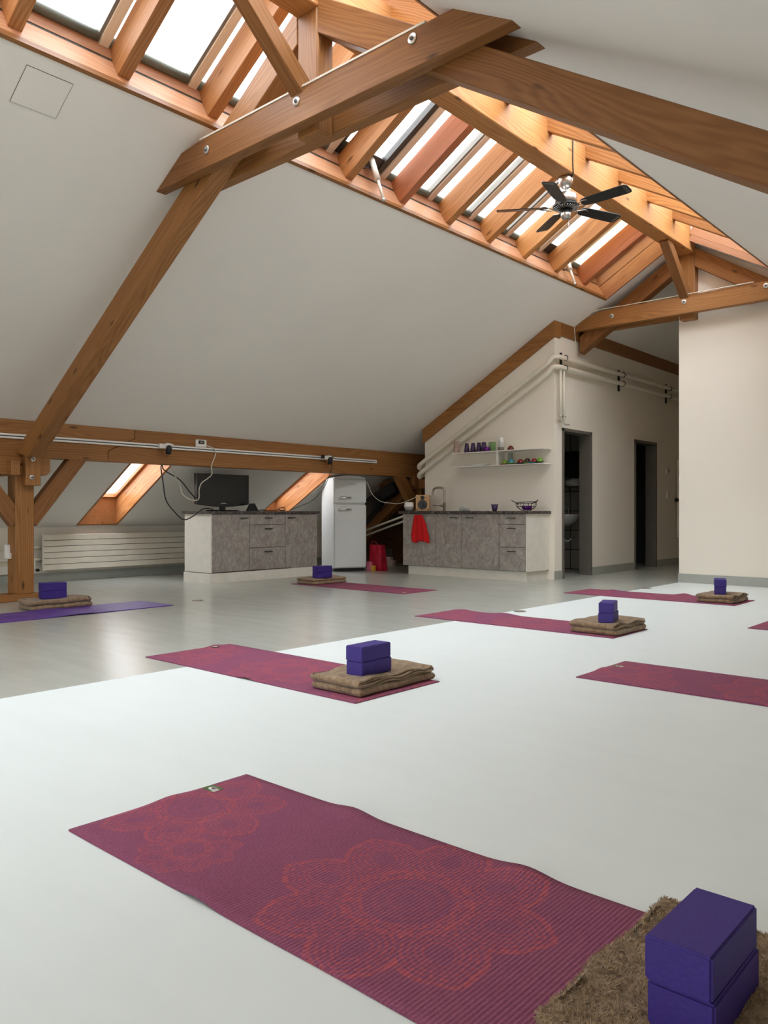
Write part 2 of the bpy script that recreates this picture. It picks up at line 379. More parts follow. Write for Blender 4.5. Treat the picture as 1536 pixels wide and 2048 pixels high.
# gables
def gable(name, x0, x1, ya, yb, mat, low=0.0, top=0.0, **k):
    xs = [x0, x1] if not (x0 < RX < x1) else [x0, RX, x1]
    pts = [(x0, low)] + [(x1, low)] + [(x, slopez(x)+top) for x in reversed(xs)]
    return prism(name, pts, ya, yb, Matrix.Identity(4), mat, **k)
bm = bmesh.new()                      # gable behind the camera; three unseen windows added for fill light
FILL_WIN = [(-7.0, -5.4), (-4.6, -3.0), (-2.2, -0.6)]; xs_ = [KL-0.2, -7.0, -5.4, -4.6, -3.0, -2.2, -0.6, KR+0.2]
def gcol(x0, x1, za, zb=None):
    xs = [x0, x1] if not (x0 < RX < x1) else [x0, RX, x1]
    pts = [(x0, za), (x1, za)] + ([(x, slopez(x)+0.2) for x in reversed(xs)] if zb is None else [(x1, zb), (x0, zb)])
    a = [bm.verts.new((x, Y0-0.25, z)) for x, z in pts]; b = [bm.verts.new((x, Y0, z)) for x, z in pts]
    bm.faces.new(a); bm.faces.new(b[::-1])
    for i in range(len(pts)): bm.faces.new((a[i], a[(i+1) % len(pts)], b[(i+1) % len(pts)], b[i]))
for i in range(0, 8, 2): gcol(xs_[i], xs_[i+1], 0)
for a_, b_ in FILL_WIN: gcol(a_, b_, 0, 0.5); gcol(a_, b_, 2.35)
finish('wall_near', bm, Matrix.Identity(4), WALLP, kind='structure')
for i_, (a_, b_) in enumerate(FILL_WIN):
    w = empty('window_%d' % (80+i_), (a_, Y0-0.1, 0.5), kind='structure'); bm = bmesh.new()  # added window out of view, brightens ceiling and walls
    for lo, hi in (((a_, 0.5), (a_+0.06, 2.35)), ((b_-0.06, 0.5), (b_, 2.35)), ((a_, 0.5), (b_, 0.56)), ((a_, 2.29), (b_, 2.35)), (((a_+b_)/2-0.04, 0.5), ((a_+b_)/2+0.04, 2.35))): bxb(bm, (lo[0], Y0-0.16, lo[1]), (hi[0], Y0-0.10, hi[1]))
    finish('frame', bm, Matrix.Identity(4), WOOD, w); box('pane', (a_+0.06, Y0-0.135, 0.56), (b_-0.06, Y0-0.13, 2.29), PANE, w)
    portal('sky_portal', frameM(((a_+b_)/2, Y0-0.2, 1.42), (1,0,0), (0,0,1), (0,-1,0)), b_-a_, 1.85)
gable('wall_far', KL-0.2, KR+0.2, Y1, Y1+0.25, WALLP, top=0.2, kind='structure')
# room-side wall right of the corridor, and the corridor side of it
gable('wall_studio', -3.982, KR, 10.23, 10.38, WALLP, top=0.02, kind='structure')
box('wall_corridor_right', (-3.982, 10.38, 0), (-3.86, Y1, 4.26), WALLP, kind='structure')
box('baseboard_studio', (-3.99, 10.215, 0), (KR, 10.23, 0.115), BASEP, kind='structure')
# kitchen wall (with wooden raking plate on top)
prism('wall_kitchen', [(-7.61, 0), (-5.38, 0), (-5.38, 3.30), (-7.61, 2.0)], 9.5, 9.62, Matrix.Identity(4), WALLP, kind='structure')
# corridor wall with two doorways
DY = [(9.728, 10.513), (12.02, 12.805)]; DH = 2.025; XC = -5.38
wc = bmesh.new()
for ya, yb in ((9.62, DY[0][0]), (DY[0][1], DY[1][0]), (DY[1][1], Y1)): bxb(wc, (XC-0.12, ya, 0), (XC, yb, 3.31))
for ya, yb in DY: bxb(wc, (XC-0.12, ya, DH), (XC, yb, 3.31))
finish('wall_corridor_left', wc, Matrix.Identity(4), WALLP, kind='structure')
for i, (ya, yb) in enumerate(((9.485, 9.69), (10.553, 11.985), (12.845, Y1))):
    box('baseboard_corridor', (XC, ya, 0), (XC+0.014, yb, 0.115), BASEP, kind='structure')
# timber plates running on top of these walls
trim = prism('trim_1', [(-7.62, 1.965), (-5.356, 3.272), (-5.356, 3.477), (-7.62, 2.172)], 9.455, 9.63, Matrix.Identity(4), None, kind='structure')
trim.data.materials.append(WOOD)
box('trim_2', (XC-0.10, 9.63, 3.30), (XC+0.025, Y1, 3.478), WOOD, grain='Y', kind='structure')

# ceiling slabs (slope frame coordinates u, y, w)
TH = 0.42; UL = -(10.157-4.86)/CS
YS0, YS1 = -2.0, 9.97            # skylight strip
UR = 1.185                        # u of ridge on the ceiling plane
WIN = [(5.20, 5.77), (8.12, 8.66)]; WU = (-6.05, -4.46)
def slab(bm, side, u0, u1, y0, y1, w0=0, w1=TH):
    if side == 'R': y0, y1 = -y1, -y0
    bxb(bm, (u0, y0, w0), (u1, y1, w1))
def ridge_slab(bm, side, y0, y1):
    """wedge-ended slab that reaches the ridge line"""
    if side == 'R': y0, y1 = -y1, -y0
    pts = [(0, 0), (UR, 0), (UR+TH*math.tan(math.pi/6), TH), (0, TH)]
    a = [bm.verts.new((x, y0, z)) for x, z in pts]; b = [bm.verts.new((x, y1, z)) for x, z in pts]
    bm.faces.new(a); bm.faces.new(b[::-1])
    for i in range(4): bm.faces.new((a[i], a[(i+1) % 4], b[(i+1) % 4], b[i]))
bm = bmesh.new()
slab(bm, 'L', UL-0.3, WU[0], Y0, Y1); slab(bm, 'L', WU[1], 0, Y0, Y1)
ys = [Y0, WIN[0][0], WIN[0][1], WIN[1][0], WIN[1][1], Y1]
for i in (0, 2, 4): slab(bm, 'L', WU[0], WU[1], ys[i], ys[i+1])
ridge_slab(bm, 'L', Y0, YS0); ridge_slab(bm, 'L', YS1, Y1)
finish('ceiling', bm, FL, PLASTER, kind='structure')
bm = bmesh.new(); slab(bm, 'R', UL-0.3, 0, Y0, Y1); ridge_slab(bm, 'R', Y0, YS0); ridge_slab(bm, 'R', YS1, Y1)
finish('ceiling', bm, FR, PLASTER, kind='structure')
# inspection hatch set flush in the left slope
hm = empty('access_hatch', FL @ Matrix.Translation((-0.27, 2.376, 0)), label='square flush white access panel in the sloping ceiling below the skylight', cat='hatch')
box('panel', (-0.405, 2.226, -0.004), (-0.125, 2.526, 0.0), PLASTER, hm, base=FL)
bm = bmesh.new()
for a, b in (((-0.408, 2.223), (-0.405, 2.529)), ((-0.125, 2.223), (-0.122, 2.529)), ((-0.405, 2.223), (-0.125, 2.226)), ((-0.405, 2.526), (-0.125, 2.529))):
    bxb(bm, (a[0], a[1], -0.003), (b[0], b[1], 0.0005))
finish('joint', bm, FL, RAD_DARK, hm)

# ---------------------------------------------------------- skylight linings
tn = 3
def fb(name, side, u0, u1, y0, y1, w0, w1, mat, parent=None, grain='Y', **k):
    if side == 'R': y0, y1 = -y1, -y0
    return box(name, (u0, y0, w0), (u1, y1, w1), mat, parent, grain=grain, base=FL if side == 'L' else FR, **k)
for side in 'LR':
    F = FL if side == 'L' else FR
    fb('trim_%d' % tn, side, -0.022, 0.007, YS0, YS1, -0.006, 0.045, WOOD, kind='structure'); tn += 1
    fb('trim_%d' % tn, side, -0.02, 0.004, YS0, YS1, 0.045, 0.235, WOOD_PALE, kind='structure'); tn += 1
    # tilted sill board under the window frames
    ya, yb = (YS0, YS1) if side == 'L' else (-YS1, -YS0)
    Ms = F @ Matrix.Translation((0.008, 0, 0.305)) @ Matrix.Rotation(math.radians(-74), 4, 'Y')
    o = box('trim_%d' % tn, (-0.043, ya, -0.010), (0.060, yb, 0.012), WOOD_PALE, grain='Y', base=Ms, kind='structure'); tn += 1
    fb('trim_%d' % tn, side, -0.004, 0.0015, YS0, YS1, 0.228, 0.275, SASH_DK, kind='structure'); tn += 1
    # end boards of the strip; paler wood stands in for skylight on them
    for ye, sg in ((YS1, -1), (YS0, 1)):
        a, b = sorted((ye, ye+sg*0.02))
        for j, (w0, w1) in enumerate(((-0.006, 0.066), (0.070, 0.205), (0.215, 0.46))):
            fb('trim_%d' % tn, side, 0.004, UR-0.10+w0*0.577, a-(0.012 if j == 0 and sg < 0 else 0), b, w0, w1, WOOD_PALE, grain='X', kind='structure'); tn += 1

# ---------------------------------------------------------- lower roof windows
def roof_window(n, y0, y1):
    u0, u1 = WU
    w = empty('window_%d' % n, FL @ Matrix.Translation((u0, y0, 0)), kind='structure')
    d = 0.33; du = d*math.tan(math.pi/6)
    # linings: side boards, vertical bottom board, horizontal-ish top board
    for yy, s_ in ((y0, 1), (y1, -1)):
        a, b = sorted((yy, yy+s_*0.014))
        prism('side_lining', [(u0, -0.004), (u1, -0.004), (u1-0.02, d), (u0+du, d)], a, b, FL, WOOD_LINING, w)
    prism('bottom_lining', [(u0-0.012, -0.004), (u0+0.012, -0.004), (u0+du+0.012, d), (u0+du-0.012, d)], y0, y1, FL, WOOD_LINING, w)
    prism('top_lining', [(u1-0.014, -0.004), (u1+0.004, -0.004), (u1-0.01, d), (u1-0.034, d)], y0, y1, FL, WOOD_LINING, w)
    bm = bmesh.new(); t = 0.014
    for lo, hi in (((u0-t, y0-t, -0.008), (u1+t, y0, 0.004)), ((u0-t, y1, -0.008), (u1+t, y1+t, 0.004)), ((u0-t, y0, -0.008), (u0, y1, 0.004)), ((u1, y0, -0.008), (u1+t, y1, 0.004))): bxb(bm, lo, hi)
    finish('edge_bead', bm, FL, WOOD_LINING, w)
    bm = bmesh.new(); a0, a1 = u0+du-0.01, u1-0.02; t = 0.05
    for lo, hi in (((a0, y0, d-0.03), (a1, y0+t, d+0.03)), ((a0, y1-t, d-0.03), (a1, y1, d+0.03)), ((a0, y0, d-0.03), (a0+t, y1, d+0.03)), ((a1-t, y0, d-0.03), (a1, y1, d+0.03))): bxb(bm, lo, hi)
    finish('sash', bm, FL, WOOD_LINING, w)
    box('pane', (a0+t, y0+t, d+0.01), (a1-t, y1-t, d+0.018), PANE, w, base=FL)
    portal('sky_portal', FL @ Matrix.Translation(((a0+a1)/2, (y0+y1)/2, d+0.06)), a1-a0, y1-y0)
roof_window(1, *WIN[0]); roof_window(2, *WIN[1])

# ---------------------------------------------------------- ridge skylight windows
WG = 0.38; U0, U1 = 0.045, 1.37
P = 0.712; J0 = 2.76                                # joints between the windows
kmin, kmax = -6, 9
wi = 3
for side in 'LR':
    F = FL if side == 'L' else FR
    joints = [J0+P*k for k in range(kmin, kmax+2)]
    joints = [YS0+0.02]+[j for j in joints if YS0+0.25 < j < 9.3]+[9.93]
    for j0, j1 in zip(joints, joints[1:]):
        w = empty('window_%d' % wi, F @ Matrix.Translation((U0, (j0 if side == 'L' else -j0), WG)), kind='structure'); wi += 1
        openable = side == 'L' and (abs(j0-(J0+3*P)) < .01 or abs(j0-(J0+8*P)) < .01)
        bm = bmesh.new()
        def q(u0, u1, y0, y1, w0, w1):
            if side == 'R': y0, y1 = -y1, -y0
            bxb(bm, (u0, y0, w0), (u1, y1, w1))
        q(U0-0.02, U1, j0-0.034, j0+0.036, WG-0.045, WG+0.04)
        q(U0-0.06, U0+0.03, j0+0.004, j1-0.004, WG+0.005, WG+0.04); q(U1-0.04, U1+0.06, j0+0.004, j1-0.004, WG-0.03, WG+0.06)
        finish('frame', bm, F, WOOD_CREAM, w)
        bm = bmesh.new(); t = 0.022 if not openable else 0.06
        q(U0+0.0, U1-0.04, j1-0.035-t, j1-0.035, WG-0.03, WG+0.03)
        if openable: q(U0+0.0, U0+0.13, j0+0.037, j1-0.036, WG-0.012, WG+0.03); q(U0+0.0, U1-0.04, j0+0.037, j0+0.037+t, WG-0.012, WG+0.03)
        else: q(U0+0.0, U1-0.04, j0+0.037, j0+0.037+0.008, WG-0.012, WG+0.03)
        finish('sash', bm, F, SASH_DK if openable else SASH, w)
        last = side == 'L' and j1 > 9.8
        pm = PANE
        fb('pane', side, U0+0.03, U1-0.03, j0+0.045, j1-0.036, WG+0.012, WG+0.018, pm, w, grain='X')
        if not openable:
            Mr = F @ Matrix.Translation((U0+0.015, (j0+0.038) if side == 'L' else -(j1-0.036), WG-0.015)) @ Matrix.Rotation(math.radians(-90), 4, 'X')
            lathe('rolled_blind', [(0.032, 0), (0.032, j1-j0-0.085)], Mr, BLIND, w, n=14)
        if last:
            fb('drawn_blind', side, U0+0.06, U1-0.03, j0+0.047, j1-0.038, WG+0.0, WG+0.003, BLIND_Y, w, grain='X')
# ridge cap over the glass
bm = bmesh.new(); bxb(bm, (RX-0.10, YS0, 4.76), (RX+0.10, YS1, 4.87)); finish('ceiling', bm, Matrix.Identity(4), WOOD, kind='structure')
# flat roof covering between lining and frames closes the gap outside
for side in 'LR':
    fb('ceiling', side, -0.06, 0.05, YS0, YS1, 0.405, 0.44, RAD_DARK, kind='structure')
    for a, b in ((YS0-0.02, YS0+0.02), (YS1-0.05, YS1+0.03)):
        fb('ceiling', side, 0.0, U1+0.02, a, b, 0.375, 0.47, RAD_DARK, kind='structure')

# ==================================================================== TIMBER FRAME
box('ridge_beam', (RX-0.10, YS0-1.5, 4.185), (RX+0.10, 10.13, 4.53), WOOD_GOLD_LIT, grain='Y', bevel=0.006,
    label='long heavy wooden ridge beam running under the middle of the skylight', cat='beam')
ORD = ['farthest', 'second from the far end', 'third from the far end', 'fourth from the far end', 'fifth from the far end', 'sixth from the far end',
       'seventh from the far end', 'eighth from the far end', 'ninth from the far end', 'tenth from the far end', 'eleventh from the far end',
       'twelfth from the far end', 'thirteenth from the far end', 'fourteenth from the far end', 'fifteenth from the far end', 'sixteenth from the far end', 'seventeenth from the far end']
for side in 'LR':
    for i in range(16):
        yr = 9.479-0.731*i
        red = side == 'L' and i in (0, 5)
        m = WOOD_RED if red else WOOD_GOLD_LIT
        pts = [(0.0, 0.10), (UR+0.050, 0.10), (UR+0.188, 0.34), (0.0, 0.34)]
        y0, y1 = (yr-0.09, yr) if side == 'L' else (-yr, -(yr-0.09))
        F = FL if side == 'L' else FR
        M = F @ Matrix.Translation((0, (y0+y1)/2, 0))
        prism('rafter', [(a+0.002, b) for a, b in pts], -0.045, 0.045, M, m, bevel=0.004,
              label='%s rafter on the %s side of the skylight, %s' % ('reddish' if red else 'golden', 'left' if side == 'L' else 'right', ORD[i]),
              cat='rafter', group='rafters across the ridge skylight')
# purlin with its scarf joint
pm = empty('purlin_beam', (-8.27, 3.0, 1.475), label='long horizontal wooden purlin beam under the left roof slope', cat='beam')
prism('front_timber', [(-7.4, 0), (1.563, 0), (1.563, 0.117), (1.891, 0.275), (1.891, 0.376), (-7.4, 0.376)], 0, 0.19,
      frameM((-8.17, 3.0, 1.475), (0,1,0), (-1,0,0), (0,0,1)), WOOD, pm, bevel=0.003)
prism('rear_timber', [(1.569, 0), (11.9, 0), (11.9, 0.376), (1.897, 0.376), (1.897, 0.272), (1.569, 0.114)], 0, 0.19,
      frameM((-8.17, 3.0, 1.475), (0,1,0), (-1,0,0), (0,0,1)), WOOD, pm, bevel=0.003)
box('purlin_beam', (2*RX+8.17, Y0, 1.475), (2*RX+8.36, 10.2, 1.85), WOOD, grain='Y', label='horizontal wooden purlin beam under the right roof slope', cat='beam')

BOLT = plain('dull_bolt_steel', (0.16, 0.16, 0.155, 1), 0.5, 0.5)
def bolt(parent, p, axis='-Y', r=0.031):
    M = Matrix.Translation(p) @ (Matrix.Rotation(math.radians(90), 4, 'X') if axis == '-Y' else Matrix.Rotation(math.radians(90), 4, 'Y'))
    w = lathe('washer', [(0.0, -0.002), (r, -0.002), (r, 0.004), (r*0.92, 0.006), (0.0, 0.006)], M, ZINC, parent, n=20)
    lathe('bolt_head', [(0.0, 0.0), (r*0.42, 0.0), (r*0.42, 0.014), (r*0.2, 0.015), (r*0.2, 0.020), (0, 0.020)], M, BOLT, w, n=6)
def truss(yf, near, label):
    t = empty('roof_truss', (RX, yf, 3.42), label=label, cat='truss')
    xl = -5.54 if near else -5.36
    xr = 2*RX+5.54
    if near:
        pts = [(-5.54, 3.418), (xr, 3.418), (2*RX+5.215, 3.612), (2*RX+5.18, 3.64), (-4.90, 3.64), (-5.215, 3.612)]
    else:
        pts = [(-5.36, 3.418), (xr, 3.418), (2*RX+5.18, 3.64), (-4.99, 3.64), (-5.16, 3.585), (-5.36, 3.50)]
    cpts = [(x-RX, z-3.42) for x, z in pts]
    prism('collar_beam', cpts, 0, 0.09, Matrix.Translation((RX, yf, 3.42)), WOOD, t, bevel=0.004)
    rp = cpts if near else [(x, z) for x, z in cpts]
    if near: box('edge_strip', (-4.89, yf-0.004, 3.637), (-2.77, yf+0.03, 3.650), CABLE_W, t)
    if near: prism('collar_beam', cpts, 0.245, 0.335, Matrix.Translation((RX, yf, 3.42)), WOOD, t, bevel=0.004)
    else: prism('collar_beam', [(-1.526, -0.002), (-0.15, -0.002), (-0.15, 0.22), (-1.156, 0.22), (-1.526, 0.08)], 0.245, 0.335, Matrix.Translation((RX, yf, 3.42)), WOOD, t, bevel=0.004)
    # king post between the collars
    box('king_post', (RX-0.097, yf+0.092, 3.375 if near else 3.36), (RX+0.097, yf+0.243, 4.20), WOOD, t, grain='Z', bevel=0.012)
    # principal struts running from the purlin through the collars to the king post
    k = 0.64
    for s_ in (-1, 1):
        def zt(x): return 2.943+k*(x+5.98)
        x0 = -8.10 if near else -5.33; x1 = RX-0.097
        if s_ > 0: x0 = -8.10 if near else -7.2
        pts = [(x0, zt(x0)-0.24), (x1, zt(x1)-0.24), (x1, zt(x1)), (x0+ (0.17 if (near or s_ > 0) else 0), zt(x0+(0.17 if (near or s_ > 0) else 0)))]
        if near: pts = [(-7.92, zt(-7.92)-0.24), (x1, zt(x1)-0.24), (x1, zt(x1)), (-8.16, zt(-8.16)), (-8.16, zt(-8.16)-0.04)]
        a = math.atan(k)
        # local frame with X along the strut
        loc = [((x-RX)*math.cos(a)+(z-4.2)*math.sin(a), -(x-RX)*math.sin(a)+(z-4.2)*math.cos(a)) for x, z in pts]
        M = Matrix.Translation((RX, yf, 4.2)) @ (Matrix.Scale(1, 4) if s_ < 0 else Matrix.Rotation(math.pi, 4, 'Z') @ Matrix.Translation((0, -0.335, 0))) @ Matrix.Rotation(-a, 4, 'Y')
        prism('strut', loc, 0.093, 0.242, M, WOOD, t, bevel=0.005)
    # knee brace up to the ridge beam
    M = axisM((RX, yf+0.10, 3.60), (RX, yf-0.60, 4.20))
    bm = bmesh.new(); bxb(bm, (-0.13, -0.055, -0.06), (0.93, 0.055, 0.06)); finish('knee_brace', bm, M, WOOD, t, bevel=0.004)
    for x in (-4.806, RX, 2*RX+4.806):
        bolt(t, (x, yf-0.001, 3.545 if x < RX-.1 else (3.565 if x < RX+.1 else 3.585)))
    return t
truss(3.46, True, 'near wooden roof truss crossing the picture, bolted double collar with diagonal struts')
truss(10.01, False, 'far wooden roof truss in front of the studio wall with bolted collar')
# far truss: pale cable clipped along its top
tube('cable', [(-5.33, 10.0, 3.24), (-5.345, 10.0, 3.36), (-5.335, 9.99, 3.50), (-5.18, 9.99, 3.60), (-4.98, 9.99, 3.652), (-4.5, 10.0, 3.652), (-3.0, 10.0, 3.652)], 0.006, CABLE_W,
     label='thin white cable clipped along the top edge of the far truss', cat='cable')

# ---------------------------------------------------------- posts under the purlin
def post(name_lab, y0, low, withsaddle=True):
    y1 = y0+0.19
    t = empty('post', (-8.265, y0+0.095, low), label=name_lab, cat='post')
    box('shaft', (-8.36, y0, low), (-8.17, y1, 1.475), WOOD, t, grain='Z', bevel=0.005)
    # bolster with shaped ends
    b0, b1 = y0-0.20, y1+0.16
    prism('bolster', [(b0, 1.33), (b0+0.05, 1.29), (b1-0.04, 1.29), (b1, 1.33), (b1, 1.475), (b0, 1.475)], 0, 0.12,
          frameM((-8.145, 0, 0), (0,1,0), (-1,0,0), (0,0,1)), WOOD, t, bevel=0.004)
    # knee braces in the purlin direction
    for s_ in (-1, 1):
        yb = y1 if s_ > 0 else y0
        M = axisM((-8.235, yb-s_*0.03, 0.815), (-8.235, yb+s_*0.56, 1.575), (1,0,0))
        bm = bmesh.new(); bxb(bm, (0, -0.08, -0.055), (0.955, 0.08, 0.055)); 
        bmesh.ops.bisect_plane(bm, geom=bm.verts[:]+bm.edges[:]+bm.faces[:], plane_co=M.inverted() @ Vector((0, 0, 1.475)), plane_no=(M.inverted().to_3x3() @ Vector((0,0,1))), clear_outer=True)
        bmesh.ops.bisect_plane(bm, geom=bm.verts[:]+bm.edges[:]+bm.faces[:], plane_co=M.inverted() @ Vector((0, yb, 0)), plane_no=(M.inverted().to_3x3() @ Vector((0, -s_, 0))), clear_outer=True)
        bmesh.ops.holes_fill(bm, edges=[e for e in bm.edges if e.is_boundary])
        finish('knee_brace', bm, M, WOOD, t)
    # bolted cleat that holds the strut foot
    box('cleat', (-8.144, y0+0.06, 1.18), (-8.07, y0+0.215, 1.525), WOOD, t, grain='Z', bevel=0.006)
    bolt(t, (-8.069, y0+0.135, 1.45), 'X', 0.024); bolt(t, (-8.069, y0+0.12, 1.265), 'X', 0.024)
    return t
p1 = post('square wooden post at the left standing on a timber sill behind the purple mat', 3.545, 0.07)
box('tie_beam', (-9.0, 3.45, 1.28), (-8.05, 3.54, 1.43), WOOD, grain='X', bevel=0.004, label='short horizontal wooden tie beam bolted beside the head of the left post', cat='beam')
bolt(bpy.data.objects['tie_beam'], (-8.27, 3.449, 1.36), '-Y', 0.026)
box('sill_beam', (-8.42, Y0+0.3, 0.0), (-8.14, 3.80, 0.07), WOOD, grain='Y', bevel=0.004, label='low wooden sill beam on the floor under the left post', cat='beam')
p2 = post('wooden post in the dark storage corner between fridge and kitchen', 10.10, 0.0)
box('tie_beam', (-9.0, 10.0, 1.29), (-7.70, 10.09, 1.44), WOOD, grain='X', bevel=0.004, label='horizontal tie beam with a round bolt in the dark storage corner', cat='beam')
bolt(bpy.data.objects['tie_beam.001'], (-8.292, 9.999, 1.40), '-Y', 0.03)
M = axisM((-9.75, 10.14, 0.30), (-8.36, 10.14, 1.36)); bm = bmesh.new(); bxb(bm, (0, -0.08, -0.085), (1.65, 0.08, 0.085))
finish('foot_brace', bm, M, WOOD, bevel=0.004, label='diagonal wooden brace rising from behind the fridge to the storage corner post', cat='beam')
# plank wall closing the storage corner
bm = bmesh.new()
for i in range(15):
    bxb(bm, (-10.12+i*0.17, 10.9, 0.0), (-10.12+i*0.17+0.166, 10.93, min(slopez(-10.12+i*0.17), 2.3)-0.01))
finish('wall_storage', bm, Matrix.Identity(4), wood('dark_planks', srgb(92, 56, 28), srgb(128, 82, 44)), kind='structure')
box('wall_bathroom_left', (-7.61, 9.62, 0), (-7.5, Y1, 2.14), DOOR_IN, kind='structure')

# ==================================================================== DOORWAYS AND ROOMS BEHIND
for i, (ya, yb) in enumerate(DY):
    d = empty('door_%d' % (i+1), (XC, ya, 0), kind='structure')
    bm = bmesh.new(); xo = XC+0.018; xi = XC-0.165
    bxb(bm, (xi, ya-0.032, 0), (xo, ya+0.012, DH+0.032)); bxb(bm, (xi, yb-0.012, 0), (xo, yb+0.032, DH+0.032)); bxb(bm, (xi, ya-0.032, DH-0.01), (xo, yb+0.032, DH+0.032))
    finish('door_frame', bm, Matrix.Identity(4), FRAME_DK, d, bevel=0.003)
# bathroom
box('wall_bathroom_back', (-7.5, 11.25, 0), (-5.5, 11.35, 2.45), TILE, kind='structure', grain='X', base=Matrix.Identity(4))
WB = bpy.data.objects['wall_bathroom_back']; WB.data.materials.clear()
s = NT('dark_grouted_tiles'); sp = s.n('SeparateXYZ', {0: s.co()}); fx = s.ma('FRACT', s.ma('MULTIPLY', sp.outputs[0], 5.0)); fz = s.ma('FRACT', s.ma('MULTIPLY', sp.outputs[2], 3.3))
g = s.ma('MAXIMUM', s.ma('LESS_THAN', fx, 0.06), s.ma('LESS_THAN', fz, 0.04)); s.P(Base_Color=s.mix(g, srgb(150, 148, 138), srgb(22, 20, 18)), Roughness=0.3)
WB.data.materials.append(s.m)
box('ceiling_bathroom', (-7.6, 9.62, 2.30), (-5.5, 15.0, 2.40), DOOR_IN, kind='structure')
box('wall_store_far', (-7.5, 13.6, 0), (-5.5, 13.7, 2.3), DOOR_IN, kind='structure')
sk = empty('wash_basin', (-6.1, 11.25, 0.75), label='white wash basin on the tiled wall seen through the first doorway', cat='sink')
bm = bmesh.new(); n = 24
for ring, (sx, sy, z) in enumerate(((0.10, 0.08, 0.70), (0.20, 0.17, 0.76), (0.26, 0.22, 0.85), (0.26, 0.22, 0.875), (0.23, 0.19, 0.875), (0.17, 0.13, 0.80))):
    vs = [bm.verts.new((-6.1+sx*math.cos(2*math.pi*i/n), 11.05+sy*math.sin(2*math.pi*i/n)*(1 if math.sin(2*math.pi*i/n) < 0 else 0.85), z)) for i in range(n)]
    if ring:
        for i in range(n): bm.faces.new((prev[i], prev[(i+1) % n], vs[(i+1) % n], vs[i])).smooth = True
    else: bm.faces.new(vs)
    prev = vs
bm.faces.new(prev); finish('bowl', bm, Matrix.Identity(4), WHITE_GLOSS, sk)
tube('tap', [(-6.1, 11.2, 0.87), (-6.1, 11.19, 1.0), (-6.1, 11.12, 1.04), (-6.1, 11.04, 1.0)], 0.014, CHROME, sk)
tube('siphon', [(-6.1, 11.05, 0.70), (-6.1, 11.05, 0.52), (-6.05, 11.08, 0.46), (-6.0, 11.12, 0.50), (-6.0, 11.24, 0.52)], 0.018, CHROME, sk)
mr = box('mirror_cabinet', (-6.42, 11.13, 1.46), (-5.92, 11.249, 1.85), BLACK_GL, label='dark mirror above the wash basin in the bathroom doorway', cat='mirror', bevel=0.004)
ts = empty('wire_shelf', (-6.1, 11.2, 1.28), label='dark metal towel shelf over the wash basin', cat='shelf')
bm = bmesh.new()
for i in range(6): tube_bm(bm, [(-6.4, 11.24-i*0.035, 1.30), (-5.8, 11.24-i*0.035, 1.30)], 0.006, 6)
for x in (-6.4, -6.1, -5.8): tube_bm(bm, [(x, 11.24, 1.22), (x, 11.24, 1.30), (x, 11.06, 1.30)], 0.007, 6)
finish('rack', bm, Matrix.Identity(4), BLACK_MET, ts)
def lump(name, c, r, mat, seed=0, amp=0.25, **k):
    bm = bmesh.new(); bmesh.ops.create_icosphere(bm, subdivisions=3, radius=1)
    for v in bm.verts:
        d = 1+amp*mnoise.noise(v.co*1.7+Vector((seed, 0, 0)))
        v.co = Vector((v.co.x*r[0]*d, v.co.y*r[1]*d, max(v.co.z, -0.75)*r[2]*d))
    return finish(name, bm, Matrix.Translation(c), mat, smooth=True, **k)
lump('folded_towel', (-5.98, 11.15, 1.36), (0.13, 0.08, 0.075), WHITE_PL, label='crumpled white towel on the dark shelf in the bathroom', cat='towel')

# ==================================================================== HEATING AND PIPES
rd = empty('radiator', (-10.05, 4.69, 0.16), label='long white flat panel radiator along the low left wall', cat='radiator')
bm = bmesh.new()
for i in range(6):
    z = 0.160+i*0.0775; bxb(bm, (-10.03, 4.69, z), (-10.0, 7.55, z+0.0710))
finish('panel', bm, Matrix.Identity(4), WHITE_MET, rd, bevel=0.003)
box('back_panel', (-10.10, 4.72, 0.17), (-10.032, 7.52, 0.60), RAD_DARK, rd)
box('end_cover', (-10.03, 4.685, 0.155), (-9.999, 4.70, 0.63), WHITE_MET, rd)
for z, nm in ((0.457, 'a'), (0.305, 'b')):
    tube('heating_pipe', [(-10.08, Y0+0.02, z), (-10.08, 4.60, z), (-10.07, 4.74, z)], 0.024, WHITE_MET, n=12, spline=False,
         label='%s of the two white heating pipes behind the left post' % ('upper' if nm == 'a' else 'lower'), cat='pipe', group='heating pipes on the low wall')
v = empty('radiator_valve', (-10.04, 4.62, 0.2), label='small valve with pipe stub at the left end of the radiator', cat='valve')
tube('stub', [(-10.05, 4.60, 0.30), (-10.05, 4.60, 0.21), (-10.05, 4.63, 0.17), (-10.05, 4.70, 0.17)], 0.013, WHITE_MET, v)
tube('valve_body', [(-10.03, 4.62, 0.17), (-9.99, 4.62, 0.17)], 0.02, BLACK_MET, v, spline=False)
box('trim_60', (KL, Y0, 0.13), (KL+0.07, 4.5, 0.235), WHITE_LAM, kind='structure')

